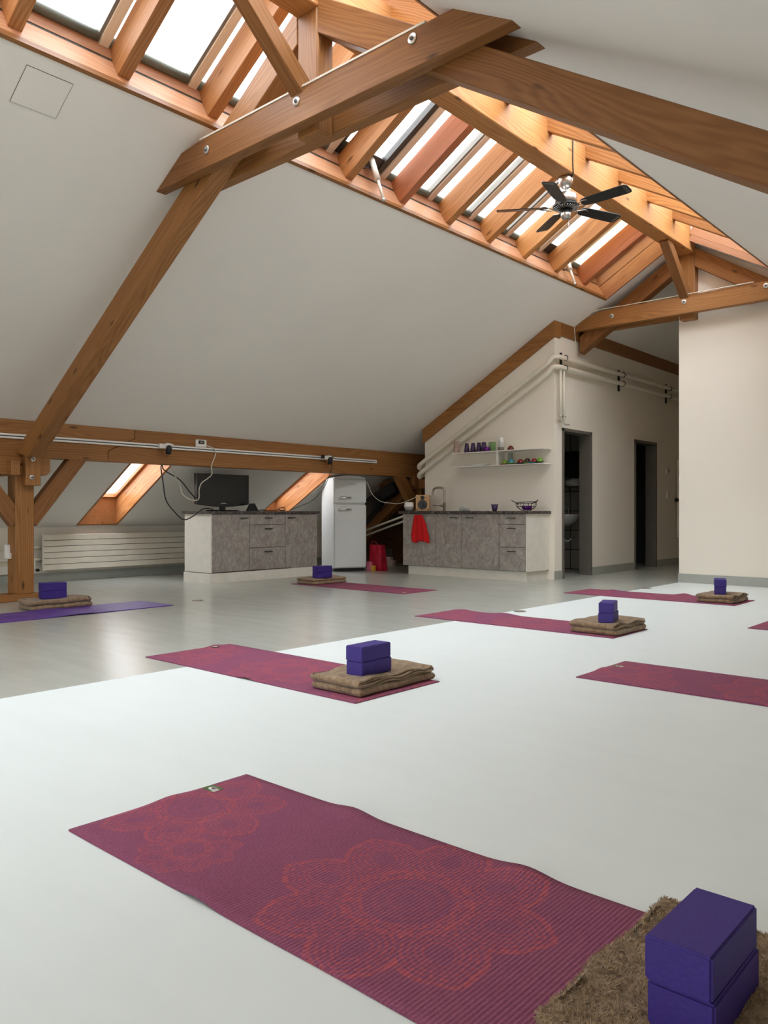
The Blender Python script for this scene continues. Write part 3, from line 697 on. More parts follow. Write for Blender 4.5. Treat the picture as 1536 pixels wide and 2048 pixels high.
hp = 0.032
for dz, nm in ((0.065, 'upper'), (-0.070, 'lower')):
    zc = 2.925+dz-0.005
    def kz(x): return 1.60+dz+0.575*(x+7.578)
    pts = [(-7.70, 9.95, 1.55+dz), (-7.70, 9.60, 1.55+dz), (-7.70, 9.49, kz(-7.72)-0.005), (-7.66, 9.425, kz(-7.66)), (-7.58, 9.41, kz(-7.58))]
    x = -5.45
    nst = 10
    pts += [(-7.58+(x+7.58)*i_/nst, 9.41, kz(-7.58+(x+7.58)*i_/nst)) for i_ in range(1, nst+1)]
    pts += [(-5.37, 9.425, zc-0.012), (-5.315, 9.47, zc), (-5.30, 9.55, zc)] + [(-5.30, 9.55+0.5*i_, zc+0.001*i_) for i_ in range(1, 11)]
    tube('wall_pipe', pts, hp, WHITE_MET, n=14, label='%s white pipe climbing the kitchen wall and turning into the corridor' % nm, cat='pipe', group='white wall pipes')
for y, nm in ((9.65, 'nearest'), (11.42, 'middle'), (13.22, 'farthest')):
    b = empty('pipe_bracket', (XC, y, 2.9), label='dark metal pipe bracket on the corridor wall, %s of three' % nm, cat='bracket', group='pipe brackets')
    box('rail', (XC, y-0.018, 2.75), (XC+0.022, y+0.018, 3.07), BLACK_MET, b, grain='Z')
    for z in (2.99, 2.857):
        bm = bmesh.new(); tube_bm(bm, [(-5.30+0.036*math.cos(a*math.pi/8), y, z+0.036*math.sin(a*math.pi/8)) for a in range(16)], 0.006, 6, closed=True)
        tube_bm(bm, [(XC+0.01, y, z), (-5.34, y, z)], 0.006, 6); finish('clamp', bm, Matrix.Identity(4), BLACK_MET, b)
for y, lo, nm in ((9.545, 2.15, 'left'), (9.628, 2.11, 'right')):
    tube('drop_pipe', [(-5.315, y, 2.85), (-5.315, y, lo)], 0.019, WHITE_MET, n=12, spline=False, label='thin white vertical pipe beside the first doorway, %s of two' % nm, cat='pipe', group='thin vertical pipes')
vv = empty('shut_off_valve', (-5.315, 9.59, 2.15), label='small steel valve at the foot of the thin vertical pipes', cat='valve')
tube('valve_body', [(-5.315, 9.50, 2.20), (-5.315, 9.68, 2.20)], 0.013, STEEL, vv, spline=False)
tube('lever', [(-5.315, 9.63, 2.11), (-5.30, 9.66, 2.09), (-5.28, 9.72, 2.095)], 0.009, STEEL, vv)

wr2 = empty('corridor_radiator', (-5.34, 13.67, 0.47), label='tall white flat radiator at the far end of the corridor wall', cat='radiator')
box('panel', (-5.36, 13.67, 0.467), (-5.33, 14.2, 1.813), WHITE_MET, wr2, grain='Z', bevel=0.004)
tube('valve', [(-5.345, 13.60, 1.12), (-5.345, 13.68, 1.12)], 0.03, BLACK, wr2, spline=False)
sw = empty('light_switch', (XC, 13.337, 1.2), label='white light switch on the corridor wall beside the second doorway', cat='switch')
box('plate', (XC, 13.26, 1.13), (XC+0.012, 13.41, 1.26), WHITE_PL, sw, bevel=0.003)
box('rocker', (XC+0.012, 13.29, 1.15), (XC+0.018, 13.38, 1.24), WHITE_LAM, sw)
st = empty('wall_controller', (XC, 13.29, 1.6), label='small pale controller above the corridor light switch', cat='controller')
box('case', (XC, 13.24, 1.56), (XC+0.02, 13.36, 1.66), WHITE_LAM, st, bevel=0.003); box('dial', (XC+0.02, 13.31, 1.58), (XC+0.028, 13.34, 1.64), SASH, st)

# ==================================================================== CABINETS
def handle(parent, M, L=0.13):
    bm = bmesh.new(); bxb(bm, (-L/2, -0.022, -0.005), (L/2, -0.014, 0.005)); bxb(bm, (-L/2+0.008, -0.016, -0.004), (-L/2+0.018, 0, 0.004)); bxb(bm, (L/2-0.018, -0.016, -0.004), (L/2-0.008, 0, 0.004))
    finish('handle', bm, M, BLACK_MET, parent)
def unit(name, F, x0, x1, zs, label, group, hs=None, kind='cabinet'):
    """cabinet in frame F: local x along the front, y into the cabinet, z up; zs = list of front splits"""
    u = empty(name, F @ Matrix.Translation(((x0+x1)/2, 0.3, 0.12)), label=label, cat='cabinet', group=group)
    bm = bmesh.new(); bxb(bm, (x0+0.001, 0.02, 0.13), (x1-0.001, 0.56, 0.885)); finish('body', bm, F, SASH_DK, u)
    for i, (z0, z1) in enumerate(zip(zs, zs[1:])):
        bm = bmesh.new(); h = Vector(((x1-x0)/2-0.003, 0.009, (z1-z0)/2-0.003)); bxb(bm, -h, h)
        nm = 'door' if len(zs) == 2 else 'drawer_front'
        d = finish(nm, bm, F @ Matrix.Translation(((x0+x1)/2, 0.010, (z0+z1)/2)), CONC, u, bevel=0.0015)
        if hs is not None: handle(d, F @ Matrix.Translation((hs, 0.001, z1-0.055)))
    return u
# sideboard (front faces +X): local x = world +Y, local y = world -X
FS = frameM((-8.37, 0, 0), (0, 1, 0), (-1, 0, 0), (0, 0, 1))
unit('base_cabinet', FS, 6.10, 6.72, [0.13, 0.885], 'grey concrete-look cabinet with one door at the left of the television sideboard', 'sideboard cabinets', 6.62)
unit('drawer_cabinet', FS, 6.72, 7.35, [0.13, 0.43, 0.737, 0.885], 'grey three-drawer cabinet in the middle of the television sideboard', 'sideboard cabinets', 7.035)
unit('base_cabinet', FS, 7.35, 7.955, [0.13, 0.885], 'grey concrete-look cabinet with one door at the right of the sideboard beside the fridge', 'sideboard cabinets', 7.45)
box('side_panel', (-8.93, 6.083, 0.13), (-8.36, 6.099, 0.885), WHITE_LAM, grain='Z', label='white end panel on the left side of the television sideboard', cat='panel')
box('worktop', (-8.96, 6.05, 0.885), (-8.345, 7.99, 0.922), GRAN, grain='Y', bevel=0.003, label='dark speckled worktop of the television sideboard', cat='worktop')
bm = bmesh.new(); bxb(bm, (-8.90, 6.045, 0), (-8.33, 6.06, 0.125)); bxb(bm, (-8.345, 6.06, 0), (-8.33, 7.93, 0.125))
bxb(bm, (-8.90, 6.06, 0.0), (-8.88, 7.93, 0.125))
finish('plinth', bm, Matrix.Identity(4), WHITE_LAM, label='white plinth under the television sideboard', cat='plinth')
# kitchen (front faces -Y)
FK = frameM((0, 8.93, 0), (1, 0, 0), (0, 1, 0), (0, 0, 1))
unit('sink_cabinet', FK, -7.571, -6.962, [0.13, 0.885], 'grey kitchen cabinet behind the hanging red towel', 'kitchen base cabinets')
unit('base_cabinet', FK, -6.962, -6.506, [0.13, 0.885], 'narrow grey kitchen cabinet right of the red towel', 'kitchen base cabinets', -6.63)
unit('base_cabinet', FK, -6.506, -5.892, [0.13, 0.885], 'wide grey kitchen cabinet beside the kitchen drawers', 'kitchen base cabinets', -6.36)
unit('drawer_cabinet', FK, -5.892, -5.478, [0.13, 0.445, 0.748, 0.885], 'grey three-drawer cabinet at the right end of the kitchen', 'kitchen base cabinets', -5.69)
box('side_panel', (-5.477, 8.932, 0.13), (-5.461, 9.497, 0.885), WHITE_LAM, grain='Z', label='white end panel at the right end of the kitchen row', cat='panel')
box('worktop', (-7.63, 8.90, 0.885), (-5.43, 9.498, 0.924), GRAN, bevel=0.003, label='dark speckled kitchen worktop with the tap', cat='worktop')
bm = bmesh.new(); bxb(bm, (-7.50, 8.975, 0), (-5.495, 8.99, 0.125)); bxb(bm, (-5.51, 8.99, 0), (-5.495, 9.495, 0.125)); bxb(bm, (-7.50, 8.99, 0), (-7.485, 9.49, 0.125))
finish('plinth', bm, Matrix.Identity(4), WHITE_LAM, label='white plinth under the kitchen row', cat='plinth')

# ---------------------------------------------------------- fridge
fv = Vector((-8.346+8.57, 8.966-8.494, 0)).normalized()      # along the front, left to right
bv = Vector((-fv.y, fv.x, 0))                                 # into the fridge
FF = frameM((-8.57, 8.494, 0), fv, bv, (0, 0, 1))
fr = empty('fridge', FF, label='tall white retro fridge-freezer with rounded top between sideboard and kitchen', cat='fridge')
fwid = 0.53; fdep = 0.60
def fridge_profile(n=10, r=0.05, w0=0.0, top=0.035):
    # outline in local x,z of the fronts: arched top
    return [(0.0, 0), (fwid, 0)]
bm = bmesh.new()
pts = [(0.004, 0.05), (fwid-0.004, 0.05)] + [(fwid-0.004-(fwid-0.008)*i/12, 1.425+0.04*math.sin(math.pi*i/12)**0.6) for i in range(13)]
a = [bm.verts.new((x, 0.05, z)) for x, z in pts]; b = [bm.verts.new((x, fdep, z)) for x, z in pts]
bm.faces.new(a); bm.faces.new(b[::-1])
for i in range(len(pts)): bm.faces.new((a[i], a[(i+1) % len(pts)], b[(i+1) % len(pts)], b[i]))
finish('cabinet', bm, FF, WHITE_GLOSS, fr, bevel=0.006, seg=2)
def fdoor(name, z0, z1, arched=False):
    bm = bmesh.new()
    prof = [(0.0, z0), (fwid, z0), (fwid, z1), (0, z1)]
    bxb(bm, (0, -0.0, z0), (fwid, 0.048, z1))
    return finish(name, bm, FF, WHITE_GLOSS, fr, bevel=0.016, seg=3)
dlo = fdoor('lower_door', 0.055, 1.028); dup_ = fdoor('upper_door', 1.042, 1.412)
bm = bmesh.new()
pts = [(0.0, 1.418), (fwid, 1.418)] + [(fwid-fwid*i/14, 1.425+0.045*math.sin(math.pi*i/14)**0.55) for i in range(15)]
a = [bm.verts.new((x, 0.0, z)) for x, z in pts]; b = [bm.verts.new((x, 0.05, z)) for x, z in pts]
bm.faces.new(a); bm.faces.new(b[::-1])
for i in range(len(pts)): bm.faces.new((a[i], a[(i+1) % len(pts)], b[(i+1) % len(pts)], b[i]))
finish('top_fascia', bm, FF, WHITE_GLOSS, fr, bevel=0.006, seg=2)
def fhandle(d, z):
    bm = bmesh.new(); tube_bm(bm, [(0.075, -0.012, z), (0.10, -0.035, z+0.004), (0.16, -0.038, z+0.004), (0.22, -0.034, z+0.002), (0.275, -0.01, z)], [0.016, 0.02, 0.018, 0.015, 0.010], 10)
    for v_ in bm.verts: v_.co.z = z+(v_.co.z-z)*0.95
    bxb(bm, (0.07, -0.012, z-0.02), (0.28, 0.0, z+0.018)); bmesh.ops.recalc_face_normals(bm, faces=bm.faces)
    finish('handle', bm, FF, CHROME, d, label='chrome handle')
fhandle(dup_, 1.125); fhandle(dlo, 0.95)
bm = bmesh.new()
for i in range(7): bxb(bm, (0.245+i*0.018, -0.004, 1.325), (0.258+i*0.018, 0.0, 1.342))
finish('badge', bm, FF, ZINC, fr)
box('plinth', (0.02, 0.05, 0.0), (fwid-0.02, fdep-0.02, 0.05), BLACK, fr, base=FF)

# ==================================================================== TELEVISION AND SPEAKERS
tv = empty('television', (-8.65, 6.5, 0.922), label='black flat television standing on the sideboard', cat='television')
FT = frameM((-8.65, 6.07, 0.985), (0, 1, 0), (-1, 0, 0), (0, 0, 1))
bm = bmesh.new(); W_, H_ = 0.86, 0.43
pts = [(0, 0.03), (0.05, 0.02)] + [(0.05+0.76*i/12, 0.02-0.028*math.sin(math.pi*i/12)) for i in range(1, 12)] + [(0.81, 0.02), (0.86, 0.03), (0.86, 0.43), (0, 0.43)]
a = [bm.verts.new((x, 0.0, z)) for x, z in pts]; b = [bm.verts.new((x, 0.055, z)) for x, z in pts]
bm.faces.new(a); bm.faces.new(b[::-1])
for i in range(len(pts)): bm.faces.new((a[i], a[(i+1) % len(pts)], b[(i+1) % len(pts)], b[i]))
finish('housing', bm, FT, BLACK_GL, tv, bevel=0.004)
box('screen', (0.045, -0.003, 0.075), (0.815, 0.0, 0.395), plain('dark_screen', (0.008, 0.010, 0.012, 1), 0.25), tv, base=FT)
bm = bmesh.new()
for i in range(7): bxb(bm, (0.388+i*0.0125, -0.004, 0.036), (0.397+i*0.0125, 0.0, 0.046))
finish('badge', bm, FT, ZINC, tv)
box('neck', (0.39, 0.01, -0.055), (0.47, 0.045, 0.03), BLACK, tv, base=FT)
bm = bmesh.new(); n = 28
a = [bm.verts.new((0.43+0.27*math.cos(2*math.pi*i/n), 0.02+0.12*math.sin(2*math.pi*i/n), -0.063)) for i in range(n)]
b = [bm.verts.new((0.43+0.26*math.cos(2*math.pi*i/n), 0.02+0.11*math.sin(2*math.pi*i/n), -0.048)) for i in range(n)]
bm.faces.new(a); bm.faces.new(b[::-1])
for i in range(n): bm.faces.new((a[i], a[(i+1) % n], b[(i+1) % n], b[i]))
finish('stand_foot', bm, FT, BLACK_GL, tv)
prism('modem', [(0, 0), (0.20, 0), (0.13, 0.105), (0.06, 0.10)], 0, 0.04, frameM((-8.52, 6.80, 0.923), (0,1,0), (-1,0,0), (0,0,1)), BLACK, bevel=0.004,
      label='small black slanted box beside the foot of the television', cat='electronics')
mb = empty('cable_tangle', (-8.5, 7.25, 0.93), label='loose heap of black cable on the right half of the sideboard', cat='cable')
bm = bmesh.new(); rr = random.Random(3)
tube_bm(bm, cat([(-8.5, 6.98, 0.928)]+[(-8.5+rr.uniform(-.05,.05), 7.03+i*0.035, 0.93+rr.uniform(0,.012)) for i in range(12)]+[(-8.5, 7.46, 0.93)]), 0.006, 6)
tube_bm(bm, [(-8.48+0.02*math.cos(a*.52), 7.38+0.045*math.cos(a*0.52), 0.95+0.022*math.sin(a*0.52)) for a in range(12)], 0.006, 6, closed=True)
finish('loop', bm, Matrix.Identity(4), BLACK, mb)

sp_ = empty('bookshelf_speaker', (-7.32, 9.15, 0.925), label='birch bookshelf speaker with black cone at the left end of the kitchen worktop', cat='speaker')
FB = Matrix.Translation((-7.415, 9.04, 0.926)) @ Matrix.Rotation(math.radians(33), 4, 'Z')
box('cabinet', (0, 0, 0), (0.20, 0.16, 0.235), WOOD_BOX, sp_, grain='Z', base=FB, bevel=0.004)
Mw = FB @ Matrix.Translation((0.10, -0.001, 0.092)) @ Matrix.Rotation(math.radians(90), 4, 'X')
lathe('woofer', [(0.0, 0.004), (0.02, 0.006), (0.03, 0.002), (0.064, 0.006), (0.070, 0.006), (0.070, -0.001)], Mw, BLACK, sp_)
Mw = FB @ Matrix.Translation((0.10, -0.001, 0.195)) @ Matrix.Rotation(math.radians(90), 4, 'X')
lathe('tweeter', [(0.0, 0.008), (0.012, 0.005), (0.03, 0.004), (0.030, -0.001)], Mw, BLACK, sp_)
for x in (0.025, 0.18):
    lathe('foot_dot', [(0, 0.003), (0.010, 0.003), (0.010, -0.001)], FB @ Matrix.Translation((x, -0.001, 0.022)) @ Matrix.Rotation(math.radians(90), 4, 'X'), BLACK, sp_, n=12)
ss = empty('smart_speaker', (-7.545, 9.05, 0.925), label='small white round speaker with silver lower half beside the birch speaker', cat='speaker')
lathe('top_shell', [(0.073, 0.062), (0.075, 0.068), (0.070, 0.10), (0.062, 0.128), (0.0, 0.130)], Matrix.Translation((-7.535, 9.03, 0.925)), WHITE_PL, ss)
lathe('lower_shell', [(0.0, 0), (0.045, 0.0), (0.062, 0.022), (0.073, 0.062)], Matrix.Translation((-7.535, 9.03, 0.925)), plain('silver_mesh', srgb(150, 146, 142), 0.5), ss)

# ---------------------------------------------------------- tap
tp = empty('kitchen_tap', (-7.07, 9.28, 0.925), label='tall brushed steel swan-neck kitchen tap', cat='tap')
tube('spout', [(-7.07, 9.28, 0.925), (-7.07, 9.28, 1.15), (-7.072, 9.278, 1.23), (-7.10, 9.27, 1.262), (-7.16, 9.25, 1.268), (-7.22, 9.24, 1.255), (-7.245, 9.235, 1.215), (-7.25, 9.235, 1.15)], 0.014, BRONZE, tp, n=12)
lathe('base', [(0.0, 0), (0.027, 0), (0.027, 0.01), (0.020, 0.012), (0.020, 0.12), (0.0, 0.12)], Matrix.Translation((-7.07, 9.28, 0.925)), BRONZE, tp, n=18)
tube('lever', [(-7.07, 9.28, 1.0), (-7.13, 9.26, 1.003), (-7.24, 9.22, 1.008)], [0.018]*8+[0.008]*9, BRONZE, tp, n=8)
# ---------------------------------------------------------- red towel hanging on the cabinet door
bm = bmesh.new(); nu, nv = 22, 26; grid = []
for j in range(nv):
    t = j/(nv-1); row = []
    w = 0.075+0.105*min(1, t*1.25)**0.7; z = 0.868-0.375*t
    for i in range(nu):
        s0 = i/(nu-1)-0.5
        x = -7.245+s0*w*2*0.92+0.04*t-0.01; y = 8.915-0.012-0.016*(1+math.sin(s0*19+1.0+t*1.5))*(0.5+0.6*t)
        zz = z+(0.03*math.sin(s0*9+0.6)*t if t > 0.4 else 0)-(0.03*t if abs(s0-0.1) < 0.12 else 0)
        row.append(bm.verts.new((x, y, zz)))
    grid.append(row)
for j in range(nv-1):
    for i in range(nu-1): bm.faces.new((grid[j][i], grid[j][i+1], grid[j+1][i+1], grid[j+1][i])).smooth = True
tw = finish('tea_towel', bm, Matrix.Identity(4), RED, label='bright red towel hanging from the front of the kitchen worktop', cat='towel')
sm = tw.modifiers.new('thick', 'SOLIDIFY'); sm.thickness = 0.006; sm.offset = 1

# ==================================================================== SHELF ABOVE THE KITCHEN
def shelf_board(z, label):
    return box('wall_shelf', (-6.93, 9.27, z), (-5.425, 9.498, z+0.010), WHITE_PL, label=label, cat='shelf', group='thin white wall shelves')
shelf_board(1.752, 'upper thin white wall shelf carrying glasses'); shelf_board(1.553, 'lower thin white wall shelf carrying cups')
def cup_gl(name, x, y, z, r0, r1, h, mat, label, cat_, group=None, n=20, th=0.004, inv=False):
    prof = [(0.0, 0.0), (r0, 0.0), (r1, h), (r1-th, h), (max(r0-th, 0.004), 0.008), (0.0, 0.008)]
    if inv: prof = [(r, h-z_) for r, z_ in prof]
    return lathe(name, prof, Matrix.Translation((x, y, z)), mat, n=n, label=label, cat=cat_, group=group)
T0 = 1.7622
lathe('patterned_tin', [(0, 0), (0.042, 0), (0.045, 0.01), (0.042, 0.15), (0.046, 0.155), (0.046, 0.175), (0, 0.175)], Matrix.Translation((-6.885, 9.33, T0)), plain('pinkish_tin', srgb(176, 150, 140), 0.4, vary=0.35, scale=60),
      label='tall pinkish patterned tin at the left end of the upper shelf', cat='tin')
for x, nm in ((-6.71, 'leftmost'), (-6.60, 'second'), (-6.50, 'third')):
    cup_gl('drinking_glass', x, 9.34, T0, 0.044, 0.026, 0.135, GL_PURPLE, 'upturned smoky purple glass, %s of the row beside the tin' % nm, 'glass', 'purple glasses on the upper shelf')
cup_gl('drinking_glass', -6.415, 9.34, T0, 0.044, 0.030, 0.135, GL_PURPLE, 'upturned smoky purple glass touching the bright violet glass', 'glass', 'purple glasses on the upper shelf')
vg = cup_gl('violet_glass', -6.345, 9.31, T0, 0.046, 0.040, 0.06, GL_VIOLET, 'short bright violet glass on the upper shelf', 'glass')
cup_gl('drinking_glass', -6.335, 9.40, T0, 0.044, 0.042, 0.135, GL_CLEAR, 'clear glass behind the bright violet glass', 'glass')
cup_gl('drinking_glass', -6.265, 9.34, T0, 0.040, 0.044, 0.13, GL_GREEN, 'pale green tinted glass on the upper shelf', 'glass')
ct = empty('paper_cup_stack', (-6.12, 9.33, T0), label='stack of white cups beside the clear jar on the upper shelf', cat='cups')
for i in range(5):
    lathe('cup', [(0, 0.0), (0.040-0.0, 0), (0.027, 0.09), (0, 0.09)], Matrix.Translation((-6.12, 9.33, T0+0.045+i*0.012)), WHITE_PL, ct, n=18)
lathe('jar_base', [(0, 0), (0.045, 0), (0.045, 0.045), (0, 0.045)], Matrix.Translation((-6.12, 9.33, T0)), plain('grey_lid', srgb(120, 112, 100), 0.4), ct, n=18)
def cup(x, y, z, col, label):
    lathe('upturned_cup', [(0.0, 0.0), (0.046, 0.0), (0.047, 0.004), (0.042, 0.03), (0.028, 0.050), (0.024, 0.052), (0.023, 0.058), (0.0, 0.058)], Matrix.Translation((x, y, z)), CER[col], n=22, label=label, cat='cup', group='upturned cups on the shelves')
def saucer(x, y, z, col, label):
    lathe('saucer', [(0.0, 0.0), (0.035, 0.0), (0.078, 0.010), (0.078, 0.013), (0.036, 0.005), (0.0, 0.005)], Matrix.Translation((x, y, z)), CER[col], n=28, label=label, cat='saucer', group='saucers on the lower shelf')
cup(-5.955, 9.32, T0, 'maroon', 'dark red-brown upturned cup alone at the right of the upper shelf')
T1 = 1.5632
for x, col, lab in ((-6.06, 'red', 'red saucer under the green cup'), (-5.95, 'green', 'green saucer under the blue cup'), (-5.80, 'black', 'black saucer under the left red cup'),
                    (-5.70, 'lime', 'light green saucer under the dark brown cup'), (-5.60, 'blue', 'blue saucer under the right red cup'), (-5.515, 'brown', 'dark saucer under the light green cup')):
    saucer(x, 9.32 if col in ('red', 'black', 'blue') else 9.33, T1+(0.0 if col in ('red', 'black', 'blue') else 0.008), col, lab+' on the lower shelf')
for x, col, lab in ((-6.055, 'green', 'olive green upturned cup at the left of the lower shelf row'), (-5.955, 'blue', 'turquoise upturned cup on the lower shelf'), (-5.80, 'red', 'left red upturned cup on the lower shelf'),
                    (-5.70, 'brown', 'dark brown upturned cup between the two red cups'), (-5.585, 'red', 'right red upturned cup on the lower shelf'), (-5.505, 'lime', 'light green upturned cup at the right end of the lower shelf')):
    cup(x, 9.32 if lab.startswith(('olive', 'left', 'right')) else 9.33, T1+(0.008 if lab.startswith(('olive', 'left', 'right')) else 0.016), col, lab)
cup_gl('glass_vase', -6.03, 9.42, T1, 0.035, 0.032, 0.17, GL_CLEAR, 'tall clear glass tube standing on the lower shelf', 'vase')
box('shelf_divider', (-6.21, 9.34, 1.563), (-6.17, 9.498, 1.752), WHITE_PL, grain='Z', label='white upright piece between the two wall shelves', cat='shelf')
for i in range(3):
    tr = lathe('serving_plate', [(0, 0), (0.12, 0), (0.19, 0.018), (0.19, 0.022), (0.12, 0.006), (0, 0.006)], Matrix.Translation((-6.62+0.03*i, 9.43, T1+0.007*i)) @ Matrix.Diagonal((1, 0.34, 1, 1)), WHITE_GLOSS, n=36,
          label='white flat plate lying on the lower shelf, %s of the pile' % ('bottom', 'middle', 'top')[i], cat='plate', group='white plates on the lower shelf')
# worktop small things
for i, (x, h) in enumerate(((-6.42, 0.07), (-6.35, 0.055))):
    lathe('glass_cloche', [(0.0, h), (0.02, h*0.95), (0.045, h*0.5), (0.05, 0.0), (0.047, 0.0), (0.0, h*0.9)], Matrix.Translation((x-0.28, 9.22, 0.9245)), GL_CLEAR, n=20,
          label='%s clear glass bowl upside down on the kitchen worktop' % ('taller' if i == 0 else 'lower'), cat='glass', group='clear glass bowls on the worktop')
bm = bmesh.new(); lathe_bm(bm, [(0.0, 0.0), (0.028, 0.0), (0.040, 0.03), (0.046, 0.085), (0.042, 0.085), (0.036, 0.03), (0.0, 0.01)], 24)
for v_ in bm.verts:
    if v_.co.z > 0.06: v_.co.z += 0.012*math.sin(6*math.atan2(v_.co.y, v_.co.x))
finish('candle_glass', bm, Matrix.Translation((-6.14, 9.2, 0.9245)), GL_PURPLE, label='purple scalloped candle glass in the middle of the kitchen worktop', cat='candle holder')
bk = empty('wire_fruit_basket', (-5.60, 9.12, 0.925), label='round black wire basket at the right end of the kitchen worktop', cat='basket')
bm = bmesh.new(); cx, cy = -5.62, 9.17
def ring(r, z, tilt=0.0, n=28): return [(cx+r*math.cos(2*math.pi*i/n), cy+r*0.8*math.sin(2*math.pi*i/n), z+tilt*math.sin(2*math.pi*i/n)) for i in range(n)]
tube_bm(bm, ring(0.145, 1.035, 0.012), 0.005, 6, closed=True); tube_bm(bm, ring(0.125, 0.985), 0.004, 6, closed=True); tube_bm(bm, ring(0.06, 0.930), 0.004, 6, closed=True)
for i in range(8):
    a = 2*math.pi*i/8+0.2
    tube_bm(bm, cat([(cx+0.145*math.cos(a), cy+0.116*math.sin(a), 1.033), (cx+0.135*math.cos(a), cy+0.108*math.sin(a), 0.98), (cx+0.06*math.cos(a), cy+0.048*math.sin(a), 0.93)], 4), 0.0035, 5)
finish('wire_bowl', bm, Matrix.Identity(4), BLACK_MET, bk)
bm = bmesh.new(); tube_bm(bm, [(cx-0.20, cy-0.04, 1.065), (cx-0.09, cy-0.04, 1.01)], 0.006, 6); tube_bm(bm, [(cx+0.20, cy-0.03, 1.065), (cx+0.11, cy-0.03, 1.02)], 0.006, 6)
finish('handle', bm, Matrix.Identity(4), BLACK_MET, bk)
lathe('purple_dish', [(0, 0), (0.04, 0), (0.065, 0.012), (0.068, 0.055), (0.062, 0.055), (0.05, 0.012), (0, 0.01)], Matrix.Translation((cx+0.02, cy-0.01, 0.937)), GL_VIOLET, n=24, label='dark purple glass dish sitting in the wire basket', cat='dish')

# ==================================================================== RAIL, SPOTS, THERMOMETER, CABLES
rl = empty('light_rail', (-8.15, 2.0, 1.68), label='long white twin light rail fixed along the left purlin beam', cat='rail')
for z in (1.694, 1.664):
    box('bar', (-8.168, -1.0, z-0.009), (-8.145, 8.98, z+0.009), WHITE_PL, rl, grain='Y')
box('groove', (-8.168, -1.0, 1.672), (-8.16, 8.975, 1.686), RAD_DARK, rl, grain='Y')
box('end_cap', (-8.168, 8.965, 1.655), (-8.143, 8.99, 1.703), WHITE_PL, rl)
def spot(y, label, mirror):
    t = empty('spotlight', (-8.11, y, 1.68), label=label, cat='spotlight', group='spotlights on the light rail')
    box('adapter', (-8.145, y-0.07, 1.655), (-8.105, y+0.03, 1.71), WHITE_PL, t, bevel=0.004)
    M = Matrix.Translation((-8.11, y+0.02, 1.695)) @ Matrix.Rotation(math.radians(-90), 4, 'X')
    lathe('arm', [(0.0, 0), (0.028, 0.0), (0.024, 0.06), (0.010, 0.11), (0, 0.11)], M, WHITE_PL if not mirror else STEEL, t, n=16)
    M = Matrix.Translation((-8.085, y+0.045, 1.69)) @ Matrix.Rotation(math.radians(172), 4, 'X')
    lathe('lamp_head', [(0.0, 0), (0.022, 0.0), (0.032, 0.02), (0.032, 0.10), (0.026, 0.10), (0.02, 0.06), (0.0, 0.06)], M, BLACK, t, n=18)
    if mirror: lathe('knob', [(0, 0), (0.026, 0), (0.026, 0.05), (0, 0.05)], Matrix.Translation((-8.09, y-0.10, 1.665)), BLACK, t, n=14)
    tube('flex', [(-8.10, y, 1.66), (-8.09, y-0.03, 1.61), (-8.09, y+0.0, 1.575), (-8.09, y+0.04, 1.59)], 0.004, plain('orange_flex', srgb(150, 84, 40), 0.5), t, n=5)
spot(5.25, 'black-headed spotlight on the rail left of the room thermometer', False)
spot(7.90, 'black-headed spotlight on the rail above the right end of the sideboard', True)
th = empty('room_thermometer', (-8.15, 5.79, 1.71), label='small white digital room controller with dark display on the purlin beam', cat='thermometer')
box('case', (-8.168, 5.712, 1.708), (-8.14, 5.862, 1.795), WHITE_PL, th, bevel=0.004, grain='Y')
box('display', (-8.14, 5.742, 1.742), (-8.138, 5.828, 1.786), BLACK_GL, th, grain='Y')
def txt(body, M, size, mat, parent, name='lettering', **k):
    c = bpy.data.curves.new(name, 'FONT'); c.body = body; c.size = size; c.align_x = 'CENTER'; c.align_y = 'CENTER'; c.extrude = 0.0004
    tmp = bpy.data.objects.new(name, c); COL.objects.link(tmp)
    dg = bpy.context.evaluated_depsgraph_get(); me = bpy.data.meshes.new_from_object(tmp.evaluated_get(dg)); bpy.data.objects.remove(tmp)
    o = bpy.data.objects.new(name, me); COL.objects.link(o); me.materials.clear(); me.materials.append(mat)
    if parent: o.parent = parent; o.matrix_local = WM[parent.name].inverted() @ M
    else: o.matrix_world = M
    WM[o.name] = M.copy(); return tag(o, **k)
txt('23.8', frameM((-8.1372, 5.785, 1.764), (0,1,0), (0,0,1), (1,0,0)), 0.03, ZINC, th, 'digits')
tube('cable', [(-8.15, 5.862, 1.73), (-8.14, 5.92, 1.715), (-8.13, 5.975, 1.69), (-8.13, 5.99, 1.65), (-8.13, 5.978, 1.60), (-8.13, 5.925, 1.48), (-8.16, 5.955, 1.384), (-8.22, 5.93, 1.325), (-8.3, 5.90, 1.27), (-8.35, 5.90, 1.19), (-8.4, 5.93, 1.08), (-8.42, 5.88, 1.055), (-8.45, 5.80, 1.08), (-8.45, 5.72, 1.14), (-8.5, 5.72, 1.25), (-8.5, 5.62, 1.40), (-8.45, 5.56, 1.49)], 0.006, CABLE_W, label='white cable looping from the room thermometer past the television', cat='cable')
tube('cable', [(-8.30, 5.33, 1.48), (-8.4, 5.385, 1.44), (-8.4, 5.413, 1.268), (-8.4, 5.454, 1.056), (-8.4, 5.582, 0.904), (-8.37, 5.69, 0.815), (-8.36, 5.82, 0.86), (-8.38, 5.97, 0.945), (-8.5, 6.15, 0.955), (-8.60, 6.3, 0.94)], 0.0075, BLACK, label='black cable sagging from the purlin to the left end of the sideboard', cat='cable')
tube('cable', [(-8.34, 5.36, 1.48), (-8.5, 5.50, 1.42), (-8.6, 5.788, 1.315), (-8.63, 5.95, 1.17), (-8.70, 6.12, 1.06)], 0.0075, BLACK, label='black cable running diagonally from the purlin behind the television', cat='cable')
